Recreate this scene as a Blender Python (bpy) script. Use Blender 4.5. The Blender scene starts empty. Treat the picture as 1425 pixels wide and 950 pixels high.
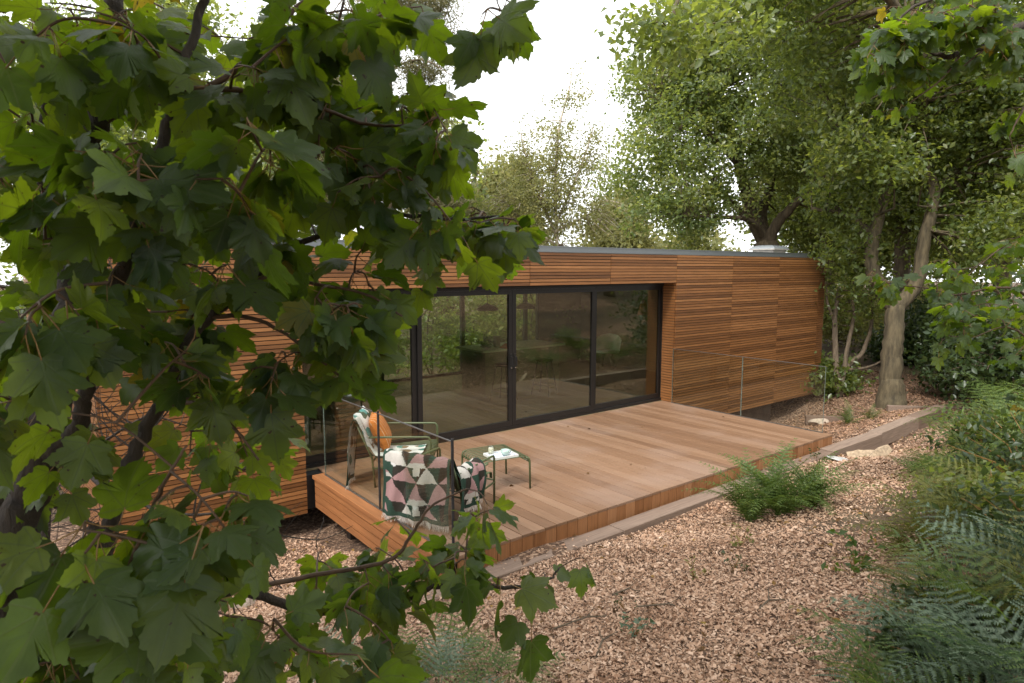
import bpy, bmesh, math, random
import numpy as np
from mathutils import Vector, Matrix
R = math.radians
scene = bpy.context.scene
rng = np.random.default_rng(11)
random.seed(11)

# ------------------------------------------------------------------ camera, sky, sun, exposure
PITCH = math.atan(101 / 900.0)
YAW = R(38.16)
CAM = np.array([-9.587, -7.408, 2.45])
cam_d = bpy.data.cameras.new('camera')
cam_d.sensor_width = 36.0
cam_d.lens = 900 / 1425 * 36.0
cam_d.clip_start = 0.05
cam_d.clip_end = 600
cam_d.dof.use_dof = True
cam_d.dof.focus_distance = 7.5
cam_d.dof.aperture_fstop = 7.1
cam = bpy.data.objects.new('camera', cam_d)
scene.collection.objects.link(cam)
cam.location = CAM
cam.rotation_euler = (math.pi / 2 - PITCH, 0, -YAW)
scene.camera = cam

SUN_EL, SUN_AZ = 50.0, 246.0          # compass-like: 0 = +Y, 90 = +X
world = bpy.data.worlds.new('World')
scene.world = world
world.use_nodes = True
wn = world.node_tree
wn.nodes.clear()
w_out = wn.nodes.new('ShaderNodeOutputWorld')
w_bg = wn.nodes.new('ShaderNodeBackground')
w_bg.inputs['Strength'].default_value = 0.14
w_sky = wn.nodes.new('ShaderNodeTexSky')
w_sky.sky_type = 'NISHITA'
w_sky.sun_disc = False
w_sky.sun_elevation = R(SUN_EL)
w_sky.sun_rotation = R(SUN_AZ)
w_sky.air_density = 1.0
w_sky.dust_density = 4.0
w_hs = wn.nodes.new('ShaderNodeHueSaturation')
w_hs.inputs['Saturation'].default_value = 0.25
w_mix = wn.nodes.new('ShaderNodeMix')
w_mix.data_type = 'RGBA'
w_mix.inputs['Factor'].default_value = 0.8      # cloud cover over the clear sky
w_mix.inputs['B'].default_value = (6.3, 6.4, 6.45, 1)
wn.links.new(w_sky.outputs[0], w_hs.inputs['Color'])
wn.links.new(w_hs.outputs[0], w_mix.inputs['A'])
wn.links.new(w_mix.outputs['Result'], w_bg.inputs['Color'])
wn.links.new(w_bg.outputs[0], w_out.inputs['Surface'])

sun_d = bpy.data.lights.new('sun', 'SUN')
sun_d.energy = 1.5
sun_d.angle = R(10)
sun_d.color = (1.0, 0.965, 0.91)
sun = bpy.data.objects.new('sun', sun_d)
scene.collection.objects.link(sun)
sd = Vector((math.sin(R(SUN_AZ)) * math.cos(R(SUN_EL)), math.cos(R(SUN_AZ)) * math.cos(R(SUN_EL)), math.sin(R(SUN_EL))))
sun.rotation_euler = sd.to_track_quat('Z', 'Y').to_euler()
sun.location = (0, 0, 20)

scene.view_settings.view_transform = 'Standard'
scene.view_settings.look = 'None'
scene.view_settings.gamma = 1.0
scene.view_settings.exposure = 1.38
scene.cycles.use_denoising = True
scene.cycles.max_bounces = 10
scene.cycles.transparent_max_bounces = 16
scene.cycles.transmission_bounces = 6
scene.cycles.sample_clamp_indirect = 6.0

# ------------------------------------------------------------------ helpers
COL = scene.collection
_fw = np.array([math.sin(YAW) * math.cos(PITCH), math.cos(YAW) * math.cos(PITCH), -math.sin(PITCH)])
_rt = np.array([math.cos(YAW), -math.sin(YAW), 0.0])
_up = np.cross(_rt, _fw)
def at(px, py, d):
    """a point in the place, from a photo pixel and its distance along the view"""
    return CAM + (_fw + _rt * (px - 712.5) / 900 + _up * (475 - py) / 900) * d
def onz(px, py, z):
    v = _fw + _rt * (px - 712.5) / 900 + _up * (475 - py) / 900
    return CAM + v * (z - CAM[2]) / v[2]

def ground_z(x, y):
    x = np.asarray(x, float); y = np.asarray(y, float)
    sm = lambda t: np.clip(t, 0, 1) ** 2 * (3 - 2 * np.clip(t, 0, 1))
    z = -0.20 - 0.18 * sm((x + 0.6) / 1.6)
    z = z + 0.268 * np.clip(-3.35 - y, 0, 7.5) + 0.12 * np.clip(-10.85 - y, 0, 12)
    z = z - 0.5 * sm((y + 2.6) / 2.2) * (1 - sm((x - 4.3) / 2.0))          # drops away below the cabin
    z = z - 0.25 * sm((-6.9 - x) / 1.2) * sm((y + 3.6) / 1.5)
    z = z + 0.30 * sm((x - 6.5) / 4.0) * sm((y + 4.5) / 3)                 # low mound beyond the path
    z = z - 0.035 * np.clip(y - 7, 0, 40)
    z = z + 0.03 * np.sin(1.3 * x + 0.4) * np.cos(1.1 * y) + 0.015 * np.sin(3.1 * x + 2 * y)
    return z

def mat(name):
    m = bpy.data.materials.new(name)
    m.use_nodes = True
    nt = m.node_tree
    return m, nt, nt.nodes['Principled BSDF'], nt.nodes['Material Output']

def N(nt, t, **kw):
    n = nt.nodes.new(t)
    for k, v in kw.items():
        if k.startswith('i_'):
            n.inputs[k[2:]].default_value = v
        elif k.startswith('n_'):
            n.inputs[int(k[2:])].default_value = v
        else:
            setattr(n, k, v)
    return n

def mth(nt, op, a, b=None, clamp=False):
    n = nt.nodes.new('ShaderNodeMath'); n.operation = op; n.use_clamp = clamp
    for i, v in enumerate((a, b)):
        if v is None: continue
        if isinstance(v, (int, float)): n.inputs[i].default_value = v
        else: nt.links.new(v, n.inputs[i])
    return n.outputs[0]

def ramp(nt, fac, stops):
    n = nt.nodes.new('ShaderNodeValToRGB')
    el = n.color_ramp.elements
    while len(el) < len(stops): el.new(0.5)
    for e, (p, c) in zip(el, stops):
        e.position = p; e.color = (*c, 1)
    nt.links.new(fac, n.inputs[0])
    return n.outputs[0]

def mixc(nt, fac, a, b, mode='MIX'):
    n = nt.nodes.new('ShaderNodeMix'); n.data_type = 'RGBA'; n.blend_type = mode
    for k, v in (('Factor', fac), ('A', a), ('B', b)):
        if isinstance(v, (int, float)): n.inputs[k].default_value = v
        elif isinstance(v, tuple): n.inputs[k].default_value = (*v, 1)
        else: nt.links.new(v, n.inputs[k])
    return n.outputs['Result']

def simple(name, col, rough=0.5, metal=0.0, noise=0.0, nscale=20, bump=0.0):
    m, nt, b, o = mat(name)
    b.inputs['Roughness'].default_value = rough
    b.inputs['Metallic'].default_value = metal
    if noise or bump:
        tc = N(nt, 'ShaderNodeTexCoord')
        if isinstance(nscale, tuple):                     # grain drawn out along the stem
            nz = N(nt, 'ShaderNodeTexNoise', i_Scale=1.0, i_Detail=8.0, i_Roughness=0.65)
            mp = N(nt, 'ShaderNodeMapping'); mp.inputs['Scale'].default_value = nscale
            nt.links.new(tc.outputs['Object'], mp.inputs['Vector']); nt.links.new(mp.outputs[0], nz.inputs['Vector'])
        else:
            nz = N(nt, 'ShaderNodeTexNoise', i_Scale=nscale, i_Detail=6.0)
            nt.links.new(tc.outputs['Object'], nz.inputs['Vector'])
        lo = tuple(c * (1 - noise) for c in col); hi = tuple(min(1, c * (1 + noise)) for c in col)
        nt.links.new(ramp(nt, nz.outputs[0], [(0.3, lo), (0.7, hi)]), b.inputs['Base Color'])
        if bump:
            bp = N(nt, 'ShaderNodeBump', i_Strength=bump, i_Distance=0.03 if isinstance(nscale, tuple) else 0.01)
            nt.links.new(nz.outputs[0], bp.inputs['Height'])
            nt.links.new(bp.outputs[0], b.inputs['Normal'])
    else:
        b.inputs['Base Color'].default_value = (*col, 1)
    return m

def wood(name, stops, rough, axis=0, spec=0.4, grain=1.0, stain=0.0):
    """board timber: tone differs from piece to piece, grain runs along the piece"""
    m, nt, b, o = mat(name)
    oi = N(nt, 'ShaderNodeObjectInfo')
    tc = N(nt, 'ShaderNodeTexCoord')
    geo = N(nt, 'ShaderNodeNewGeometry')
    off = N(nt, 'ShaderNodeVectorMath', operation='SCALE'); off.inputs['Scale'].default_value = 37.0
    cmb = N(nt, 'ShaderNodeCombineXYZ')
    for i in range(3): nt.links.new(oi.outputs['Random'], cmb.inputs[i])
    nt.links.new(cmb.outputs[0], off.inputs[0])
    add = N(nt, 'ShaderNodeVectorMath', operation='ADD')
    nt.links.new(geo.outputs['Position'], add.inputs[0]); nt.links.new(off.outputs[0], add.inputs[1])
    mp = N(nt, 'ShaderNodeMapping')
    s = [70, 70, 70]; s[axis] = 3.0
    mp.inputs['Scale'].default_value = s
    nt.links.new(add.outputs[0], mp.inputs['Vector'])
    nz = N(nt, 'ShaderNodeTexNoise', i_Scale=1.0, i_Detail=5.0, i_Roughness=0.65)
    nt.links.new(mp.outputs[0], nz.inputs['Vector'])
    mp2 = N(nt, 'ShaderNodeMapping')
    s2 = [6, 6, 6]; s2[axis] = 0.8
    mp2.inputs['Scale'].default_value = s2
    nt.links.new(add.outputs[0], mp2.inputs['Vector'])
    nz2 = N(nt, 'ShaderNodeTexNoise', i_Scale=1.0, i_Detail=3.0)
    nt.links.new(mp2.outputs[0], nz2.inputs['Vector'])
    f = mth(nt, 'ADD', mth(nt, 'MULTIPLY', oi.outputs['Random'], 0.62), mth(nt, 'MULTIPLY', nz2.outputs[0], 0.38))
    c = ramp(nt, f, stops)
    g = ramp(nt, nz.outputs[0], [(0.25, (1 - 0.45 * grain,) * 3), (0.7, (1.0 + 0.05 * grain,) * 3)])
    c = mixc(nt, 1.0, c, g, 'MULTIPLY')
    if stain:
        nz3 = N(nt, 'ShaderNodeTexNoise', i_Scale=0.9, i_Detail=5.0)
        nt.links.new(geo.outputs['Position'], nz3.inputs['Vector'])
        c = mixc(nt, mth(nt, 'MULTIPLY', ramp_f(nt, nz3.outputs[0], 0.45, 0.7), stain), c, (0.30, 0.215, 0.17))
    nt.links.new(c, b.inputs['Base Color'])
    b.inputs['Roughness'].default_value = rough
    b.inputs['Specular IOR Level'].default_value = spec
    bp = N(nt, 'ShaderNodeBump', i_Strength=0.25, i_Distance=0.002)
    nt.links.new(nz.outputs[0], bp.inputs['Height']); nt.links.new(bp.outputs[0], b.inputs['Normal'])
    return m

def ramp_f(nt, fac, lo, hi):
    n = nt.nodes.new('ShaderNodeMapRange'); n.clamp = True; n.interpolation_type = 'SMOOTHSTEP'
    n.inputs['From Min'].default_value = lo; n.inputs['From Max'].default_value = hi
    nt.links.new(fac, n.inputs['Value'])
    return n.outputs[0]

def leafmat(name, stops, tstops, tr=0.45, rough=0.45, spec=0.4, objrand=False, veins=False, under=None):
    """leaf: reflecting face + light passing through; tone per leaf from attribute 'var' or per object"""
    m, nt, b, o = mat(name)
    if objrand:
        oi = N(nt, 'ShaderNodeObjectInfo'); v = oi.outputs['Random']
        at_ = N(nt, 'ShaderNodeAttribute', attribute_name='var')
        v = mth(nt, 'FRACT', mth(nt, 'ADD', v, at_.outputs['Fac']))
    else:
        at_ = N(nt, 'ShaderNodeAttribute', attribute_name='var'); v = at_.outputs['Fac']
    c = ramp(nt, v, stops); t = ramp(nt, v, tstops)
    geo = N(nt, 'ShaderNodeNewGeometry')
    nz = N(nt, 'ShaderNodeTexNoise', i_Scale=14.0, i_Detail=4.0)
    nt.links.new(geo.outputs['Position'], nz.inputs['Vector'])
    mott = ramp(nt, nz.outputs[0], [(0.3, (0.72,) * 3), (0.7, (1.15,) * 3)])
    c = mixc(nt, 1.0, c, mott, 'MULTIPLY'); t = mixc(nt, 1.0, t, mott, 'MULTIPLY')
    if under:
        c = mixc(nt, mth(nt, 'MULTIPLY', geo.outputs['Backfacing'], 0.75), c, under)
    if veins:
        uv = N(nt, 'ShaderNodeUVMap'); sp = N(nt, 'ShaderNodeSeparateXYZ')
        nt.links.new(uv.outputs[0], sp.inputs[0])
        x = mth(nt, 'SUBTRACT', sp.outputs[0], 0.5); y = mth(nt, 'SUBTRACT', sp.outputs[1], 0.2)
        ax = mth(nt, 'ABSOLUTE', x)
        d = None
        for a in (0, 38, 84):
            ca, sa = math.cos(R(a)), math.sin(R(a))
            dd = mth(nt, 'ABSOLUTE', mth(nt, 'SUBTRACT', mth(nt, 'MULTIPLY', ax, ca), mth(nt, 'MULTIPLY', y, sa)))
            d = dd if d is None else mth(nt, 'MINIMUM', d, dd)
        vein = mth(nt, 'SUBTRACT', 1.0, ramp_f(nt, d, 0.003, 0.012), clamp=True)
        wv = N(nt, 'ShaderNodeTexWave', i_Scale=9.0, i_Distortion=2.5, i_Detail=2.0)
        nt.links.new(uv.outputs[0], wv.inputs['Vector'])
        c = mixc(nt, mth(nt, 'MULTIPLY', vein, 0.5), c, (0.12, 0.17, 0.06))
        t = mixc(nt, mth(nt, 'MULTIPLY', vein, 0.55), t, (0.10, 0.12, 0.02))
        bp = N(nt, 'ShaderNodeBump', i_Strength=0.25, i_Distance=0.004)
        nt.links.new(mth(nt, 'ADD', mth(nt, 'MULTIPLY', vein, -1.0), mth(nt, 'MULTIPLY', wv.outputs['Fac'], 0.25)), bp.inputs['Height'])
        nt.links.new(bp.outputs[0], b.inputs['Normal'])
    if veins:
        sn = N(nt, 'ShaderNodeTexNoise', i_Scale=55.0, i_Detail=2.0); nt.links.new(geo.outputs['Position'], sn.inputs['Vector'])
        spot = ramp_f(nt, sn.outputs[0], 0.70, 0.74)
        c = mixc(nt, spot, c, (0.07, 0.045, 0.02)); t = mixc(nt, spot, t, (0.05, 0.03, 0.01))
    nt.links.new(c, b.inputs['Base Color'])
    b.inputs['Roughness'].default_value = rough
    b.inputs['Specular IOR Level'].default_value = spec
    tl = N(nt, 'ShaderNodeBsdfTranslucent'); nt.links.new(t, tl.inputs['Color'])
    mx = N(nt, 'ShaderNodeMixShader', n_0=tr)
    nt.links.new(b.outputs[0], mx.inputs[1]); nt.links.new(tl.outputs[0], mx.inputs[2])
    nt.links.new(mx.outputs[0], o.inputs['Surface'])
    return m

def glassmat(name, tint, refl=1.0):
    m, nt, b, o = mat(name)
    nt.nodes.remove(b)
    lw = N(nt, 'ShaderNodeLayerWeight', i_Blend=0.5)
    f5 = mth(nt, 'POWER', lw.outputs['Facing'], 4.0)
    f = mth(nt, 'MULTIPLY', mth(nt, 'ADD', mth(nt, 'MULTIPLY', f5, 0.92), 0.05), refl, clamp=True)
    t = N(nt, 'ShaderNodeBsdfTransparent', i_Color=(*tint, 1))
    g = N(nt, 'ShaderNodeBsdfGlossy', i_Roughness=0.0, i_Color=(1, 1, 1, 1))
    mx = N(nt, 'ShaderNodeMixShader')
    nt.links.new(f, mx.inputs[0]); nt.links.new(t.outputs[0], mx.inputs[1]); nt.links.new(g.outputs[0], mx.inputs[2])
    nt.links.new(mx.outputs[0], o.inputs['Surface'])
    return m

class MB:
    def __init__(s): s.v = []; s.f = []; s.n = 0
    def add(s, v, f):
        s.v.extend([tuple(p) for p in v]); s.f.extend([tuple(i + s.n for i in q) for q in f]); s.n += len(v); return s
    def box(s, x0, x1, y0, y1, z0, z1):
        v = [(x0, y0, z0), (x1, y0, z0), (x1, y1, z0), (x0, y1, z0), (x0, y0, z1), (x1, y0, z1), (x1, y1, z1), (x0, y1, z1)]
        return s.add(v, [(3, 2, 1, 0), (4, 5, 6, 7), (0, 1, 5, 4), (1, 2, 6, 5), (2, 3, 7, 6), (3, 0, 4, 7)])
    def tube(s, pts, rad, sides=8, cap=True):
        pts = [np.array(p, float) for p in pts]
        n = len(pts)
        if isinstance(rad, (int, float)): rad = [rad] * n
        ref = None; rings = []
        for i in range(n):
            t = pts[min(i + 1, n - 1)] - pts[max(i - 1, 0)]
            t = t / (np.linalg.norm(t) + 1e-9)
            if ref is None:
                ref = np.cross(t, [0.3, 0.2, 1.0] if abs(t[2]) < 0.9 else [1, 0, 0])
            ref = ref - t * (ref @ t); ref /= (np.linalg.norm(ref) + 1e-9)
            bi = np.cross(t, ref)
            rings.append([pts[i] + rad[i] * (math.cos(2 * math.pi * k / sides) * ref + math.sin(2 * math.pi * k / sides) * bi) for k in range(sides)])
        v = [p for rg in rings for p in rg]; f = []
        for i in range(n - 1):
            for k in range(sides):
                a = i * sides + k; b2 = i * sides + (k + 1) % sides
                f.append((a, b2, b2 + sides, a + sides))
        if cap:
            f.append(tuple(range(sides))[::-1]); f.append(tuple((n - 1) * sides + k for k in range(sides)))
        return s.add(v, f)
    def lathe(s, prof, c=(0, 0, 0), sides=20):
        v = []; f = []
        for (r_, z) in prof:
            for k in range(sides):
                a = 2 * math.pi * k / sides
                v.append((c[0] + r_ * math.cos(a), c[1] + r_ * math.sin(a), c[2] + z))
        for i in range(len(prof) - 1):
            for k in range(sides):
                a = i * sides + k; b2 = i * sides + (k + 1) % sides
                f.append((a, b2, b2 + sides, a + sides))
        return s.add(v, f)
    def mesh(s, name, m, smooth=False, bevel=0.0):
        me = bpy.data.meshes.new(name)
        me.from_pydata(s.v, [], s.f); me.update()
        if bevel:
            bm = bmesh.new(); bm.from_mesh(me)
            bmesh.ops.bevel(bm, geom=bm.edges[:], offset=bevel, segments=1, affect='EDGES', profile=0.5)
            bm.to_mesh(me); bm.free()
        for x in (m if isinstance(m, (list, tuple)) else [m]): me.materials.append(x)
        if smooth: me.polygons.foreach_set('use_smooth', [True] * len(me.polygons))
        return me
    def build(s, name, m, parent=None, smooth=False, bevel=0.0):
        return obj(name, s.mesh(name, m, smooth, bevel), parent)

def obj(name, me, parent=None):
    o = bpy.data.objects.new(name, me); COL.objects.link(o)
    if parent is not None: o.parent = parent
    return o

def empty(name, loc=(0, 0, 0), rz=0.0):
    o = bpy.data.objects.new(name, None); COL.objects.link(o)
    o.location = loc; o.rotation_euler = (0, 0, rz); o.empty_display_size = 0.2
    return o

def settle(t):
    """children were built in world coordinates: keep them there"""
    inv = (Matrix.Translation(t.location) @ t.rotation_euler.to_matrix().to_4x4()).inverted()
    for c in t.children: c.matrix_parent_inverse = inv

def tag(o, label=None, cat=None, group=None, kind=None):
    if label: o['label'] = label
    if cat: o['category'] = cat
    if group: o['group'] = group
    if kind: o['kind'] = kind
    return o

def npmesh(name, V, F, m, var=None, smooth=False):
    """large mesh from arrays; F is (n,3) or (n,4); var = value per vertex"""
    me = bpy.data.meshes.new(name)
    V = np.ascontiguousarray(V, np.float32); F = np.ascontiguousarray(F, np.int32)
    me.vertices.add(len(V)); me.vertices.foreach_set('co', V.ravel())
    k = F.shape[1]
    me.loops.add(F.size); me.loops.foreach_set('vertex_index', F.ravel())
    me.polygons.add(len(F)); me.polygons.foreach_set('loop_start', np.arange(0, F.size, k, dtype=np.int32))
    me.polygons.foreach_set('loop_total', np.full(len(F), k, np.int32))
    me.materials.append(m)
    if smooth: me.polygons.foreach_set('use_smooth', np.ones(len(F), bool))
    me.update(calc_edges=True)
    if var is not None:
        a = me.attributes.new('var', 'FLOAT', 'POINT'); a.data.foreach_set('value', np.ascontiguousarray(var, np.float32))
    return me

def unit(a):
    return a / (np.linalg.norm(a, axis=-1, keepdims=True) + 1e-9)

def leaf_array(C, size, up=0.6, aspect=0.55, fold=0.25, outward=None, var_bias=None):
    """folded diamond leaves at points C (n,3): 4 verts, 2 tris each"""
    n = len(C)
    nrm = unit(rng.normal(size=(n, 3)) * 0.75 + np.array([0, 0, up]) + (0 if outward is None else outward * 0.5))
    d = rng.normal(size=(n, 3)); d[:, 2] -= 0.35
    d = unit(d - nrm * np.sum(d * nrm, 1, keepdims=True))
    s = np.cross(nrm, d)
    L = (size * rng.uniform(0.65, 1.3, n))[:, None]
    W = L * aspect * 0.5
    base = C - d * L * 0.5; tip = C + d * L * 0.5 - nrm * L * 0.12
    lf = C + s * W + nrm * W * fold; rt = C - s * W + nrm * W * fold
    V = np.stack([base, lf, tip, rt], 1).reshape(-1, 3)
    i = np.arange(n)[:, None] * 4
    F = np.concatenate([i + np.array([[0, 2, 1]]), i + np.array([[0, 3, 2]])], 1).reshape(-1, 3)
    var = np.clip(rng.beta(2.2, 2.2, n) if var_bias is None else rng.beta(2.2, 2.2, n) * 0.5 + var_bias * 0.5, 0, 1)
    return V, F, np.repeat(var, 4)

def path(pts, n=10, wob=0.0):
    """smooth polyline (Catmull-Rom) through pts"""
    P = [np.array(p, float) for p in pts]
    P = [2 * P[0] - P[1]] + P + [2 * P[-1] - P[-2]]
    out = []
    for i in range(1, len(P) - 2):
        for t in np.linspace(0, 1, n, endpoint=False):
            a, b, c, d = P[i - 1], P[i], P[i + 1], P[i + 2]
            out.append(0.5 * ((2 * b) + (-a + c) * t + (2 * a - 5 * b + 4 * c - d) * t * t + (-a + 3 * b - 3 * c + d) * t ** 3))
    out.append(P[-2])
    if wob:
        for k in range(1, len(out) - 1): out[k] = out[k] + rng.normal(size=3) * wob
    return out

# ------------------------------------------------------------------ materials
M = {}
CLAD = [(0.05, (0.115, 0.045, 0.015)), (0.35, (0.205, 0.084, 0.027)), (0.6, (0.285, 0.119, 0.039)), (0.85, (0.37, 0.165, 0.058)), (1.0, (0.43, 0.215, 0.088))]
M['slat'] = wood('cladding timber', CLAD, 0.42, 0, 0.45)
M['slat_y'] = wood('cladding timber return', CLAD, 0.42, 1, 0.45)
DECK = [(0.0, (0.155, 0.080, 0.043)), (0.4, (0.225, 0.124, 0.069)), (0.75, (0.280, 0.164, 0.098)), (1.0, (0.315, 0.200, 0.130))]
M['deck'] = wood('decking timber', DECK, 0.5, 1, 0.35, 0.75, 0.45)
M['deck_edge'] = wood('deck edge timber', [(0.0, (0.21, 0.085, 0.03)), (0.5, (0.32, 0.14, 0.055)), (1.0, (0.42, 0.21, 0.10))], 0.5, 2, 0.35)
M['deck_side'] = wood('deck side timber', [(0.0, (0.26, 0.10, 0.035)), (1.0, (0.42, 0.18, 0.07))], 0.5, 1, 0.35)
M['sleeper'] = wood('weathered sleeper timber', [(0.0, (0.17, 0.11, 0.08)), (1.0, (0.33, 0.245, 0.19))], 0.85, 0, 0.2)
M['backing'] = simple('dark backing board', (0.022, 0.012, 0.007), 0.8)
M['frame'] = simple('dark bronze aluminium', (0.018, 0.016, 0.015), 0.35, 0.3)
M['trim'] = simple('grey roof trim', (0.20, 0.215, 0.225), 0.35, 0.6)
M['roof'] = simple('grey roof membrane', (0.16, 0.165, 0.17), 0.7, 0, 0.2, 3)
M['rl_frame'] = simple('weathered rooflight kerb', (0.42, 0.39, 0.35), 0.6, 0, 0.15, 9)
M['steel'] = simple('dark painted steel', (0.03, 0.03, 0.032), 0.5, 0.4, 0.3, 12)
M['under_dark'] = simple('foundation darkened for shade', (0.045, 0.033, 0.027), 0.85, 0, 0.5, 4, 0.4)  # colour darkened to carry the shade below the cabin
M['in_wall'] = simple('plywood inner wall', (0.20, 0.145, 0.08), 0.6, 0, 0.15, 3)
M['in_floor'] = wood('oak inner floor', [(0, (0.17, 0.125, 0.065)), (1, (0.24, 0.18, 0.10))], 0.45, 0)
M['in_ceil'] = simple('inner ceiling', (0.32, 0.29, 0.25), 0.8)
M['worktop'] = simple('pale worktop', (0.55, 0.56, 0.50), 0.3)
M['cabinet'] = simple('olive cabinet front', (0.17, 0.16, 0.10), 0.5)
M['black'] = simple('black enamel', (0.012, 0.012, 0.012), 0.3)
M['orange'] = simple('orange enamel', (0.75, 0.20, 0.03), 0.4)
M['white'] = simple('white ceramic', (0.62, 0.62, 0.60), 0.3)
M['green_metal'] = simple('olive green powder coat', (0.075, 0.095, 0.040), 0.42, 0.0, 0.12, 30)
M['glass'] = glassmat('tinted door glass', (0.76, 0.81, 0.66), 2.1)
M['glass_clear'] = glassmat('clear balustrade glass', (0.93, 0.95, 0.93), 0.75)
M['glass_edge'] = simple('polished glass edge', (0.14, 0.17, 0.15), 0.15)
M['bark'] = simple('grey brown bark', (0.115, 0.085, 0.055), 0.9, 0, 0.55, (14, 14, 2.5), 1.0)
M['bark_moss'] = simple('mossy oak bark', (0.085, 0.066, 0.036), 0.9, 0, 0.65, (12, 12, 2.2), 1.0)
M['bark_dark'] = simple('dark sycamore bark', (0.040, 0.028, 0.019), 0.8, 0, 0.6, (40, 40, 9), 0.8)
M['bark_red'] = simple('red brown young bark', (0.075, 0.040, 0.020), 0.65, 0, 0.35, 30, 0.3)
M['bark_pale'] = simple('pale birch bark', (0.42, 0.36, 0.28), 0.8, 0, 0.35, 8, 0.5)
M['stone'] = simple('pale stone', (0.45, 0.36, 0.28), 0.9, 0, 0.3, 12, 0.6)
M['birch_log'] = simple('cut pale wood', (0.40, 0.30, 0.20), 0.8, 0, 0.35, 25, 0.6)

M['syc'] = leafmat('sycamore leaf', [(0.0, (0.014, 0.036, 0.018)), (0.5, (0.020, 0.050, 0.020)), (0.975, (0.038, 0.070, 0.020)), (0.99, (0.20, 0.16, 0.02)), (1.0, (0.30, 0.20, 0.02))],
                   [(0.0, (0.13, 0.215, 0.006)), (0.5, (0.21, 0.315, 0.008)), (0.975, (0.33, 0.43, 0.012)), (0.99, (0.5, 0.38, 0.02)), (1.0, (0.55, 0.4, 0.02))],
                   0.54, 0.43, 0.42, True, True, (0.070, 0.110, 0.040))
M['petiole'] = simple('reddish leaf stalk', (0.22, 0.12, 0.035), 0.5)
M['syc_far'] = leafmat('sycamore crown leaf', [(0.0, (0.03, 0.065, 0.016)), (1.0, (0.065, 0.115, 0.025))], [(0.0, (0.12, 0.21, 0.014)), (1.0, (0.22, 0.32, 0.02))], 0.42, 0.45, 0.4)
M['oak'] = leafmat('oak leaf', [(0.0, (0.055, 0.090, 0.028)), (0.55, (0.100, 0.140, 0.044)), (1.0, (0.20, 0.20, 0.065))], [(0.0, (0.22, 0.31, 0.03)), (1.0, (0.52, 0.56, 0.08))], 0.48, 0.36, 0.6)
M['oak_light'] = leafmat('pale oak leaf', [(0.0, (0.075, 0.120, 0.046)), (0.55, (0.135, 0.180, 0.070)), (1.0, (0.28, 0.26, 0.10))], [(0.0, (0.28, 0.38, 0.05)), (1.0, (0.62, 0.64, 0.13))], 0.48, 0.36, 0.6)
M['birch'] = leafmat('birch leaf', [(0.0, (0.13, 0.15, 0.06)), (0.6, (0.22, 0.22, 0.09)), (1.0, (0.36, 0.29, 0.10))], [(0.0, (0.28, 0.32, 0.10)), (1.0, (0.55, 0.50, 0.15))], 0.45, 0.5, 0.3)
M['needle'] = leafmat('larch needle', [(0.0, (0.10, 0.105, 0.045)), (0.6, (0.17, 0.17, 0.08)), (1.0, (0.30, 0.22, 0.12))], [(0.0, (0.18, 0.20, 0.07)), (1.0, (0.42, 0.36, 0.15))], 0.35, 0.6, 0.2)
M['shrub'] = leafmat('shrub leaf', [(0.0, (0.016, 0.036, 0.012)), (1.0, (0.055, 0.085, 0.026))], [(0.0, (0.05, 0.09, 0.012)), (1.0, (0.16, 0.22, 0.03))], 0.3, 0.4, 0.5)
M['brush'] = leafmat('sunlit undergrowth leaf', [(0.0, (0.10, 0.12, 0.035)), (1.0, (0.30, 0.27, 0.10))], [(0.0, (0.22, 0.26, 0.05)), (1.0, (0.55, 0.5, 0.16))], 0.4, 0.5, 0.3)
M['fern_b'] = leafmat('bluish bracken', [(0.0, (0.060, 0.100, 0.055)), (1.0, (0.15, 0.20, 0.12))], [(0.0, (0.06, 0.13, 0.04)), (1.0, (0.12, 0.20, 0.07))], 0.25, 0.5, 0.5, True)
M['fern_g'] = leafmat('green fern', [(0.0, (0.050, 0.095, 0.020)), (1.0, (0.12, 0.17, 0.038))], [(0.0, (0.10, 0.18, 0.02)), (1.0, (0.24, 0.32, 0.04))], 0.35, 0.5, 0.4, True)
M['fern_y'] = leafmat('olive yellow bracken', [(0.0, (0.060, 0.080, 0.016)), (1.0, (0.15, 0.15, 0.030))], [(0.0, (0.14, 0.19, 0.02)), (1.0, (0.33, 0.32, 0.04))], 0.35, 0.5, 0.35, True)

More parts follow.
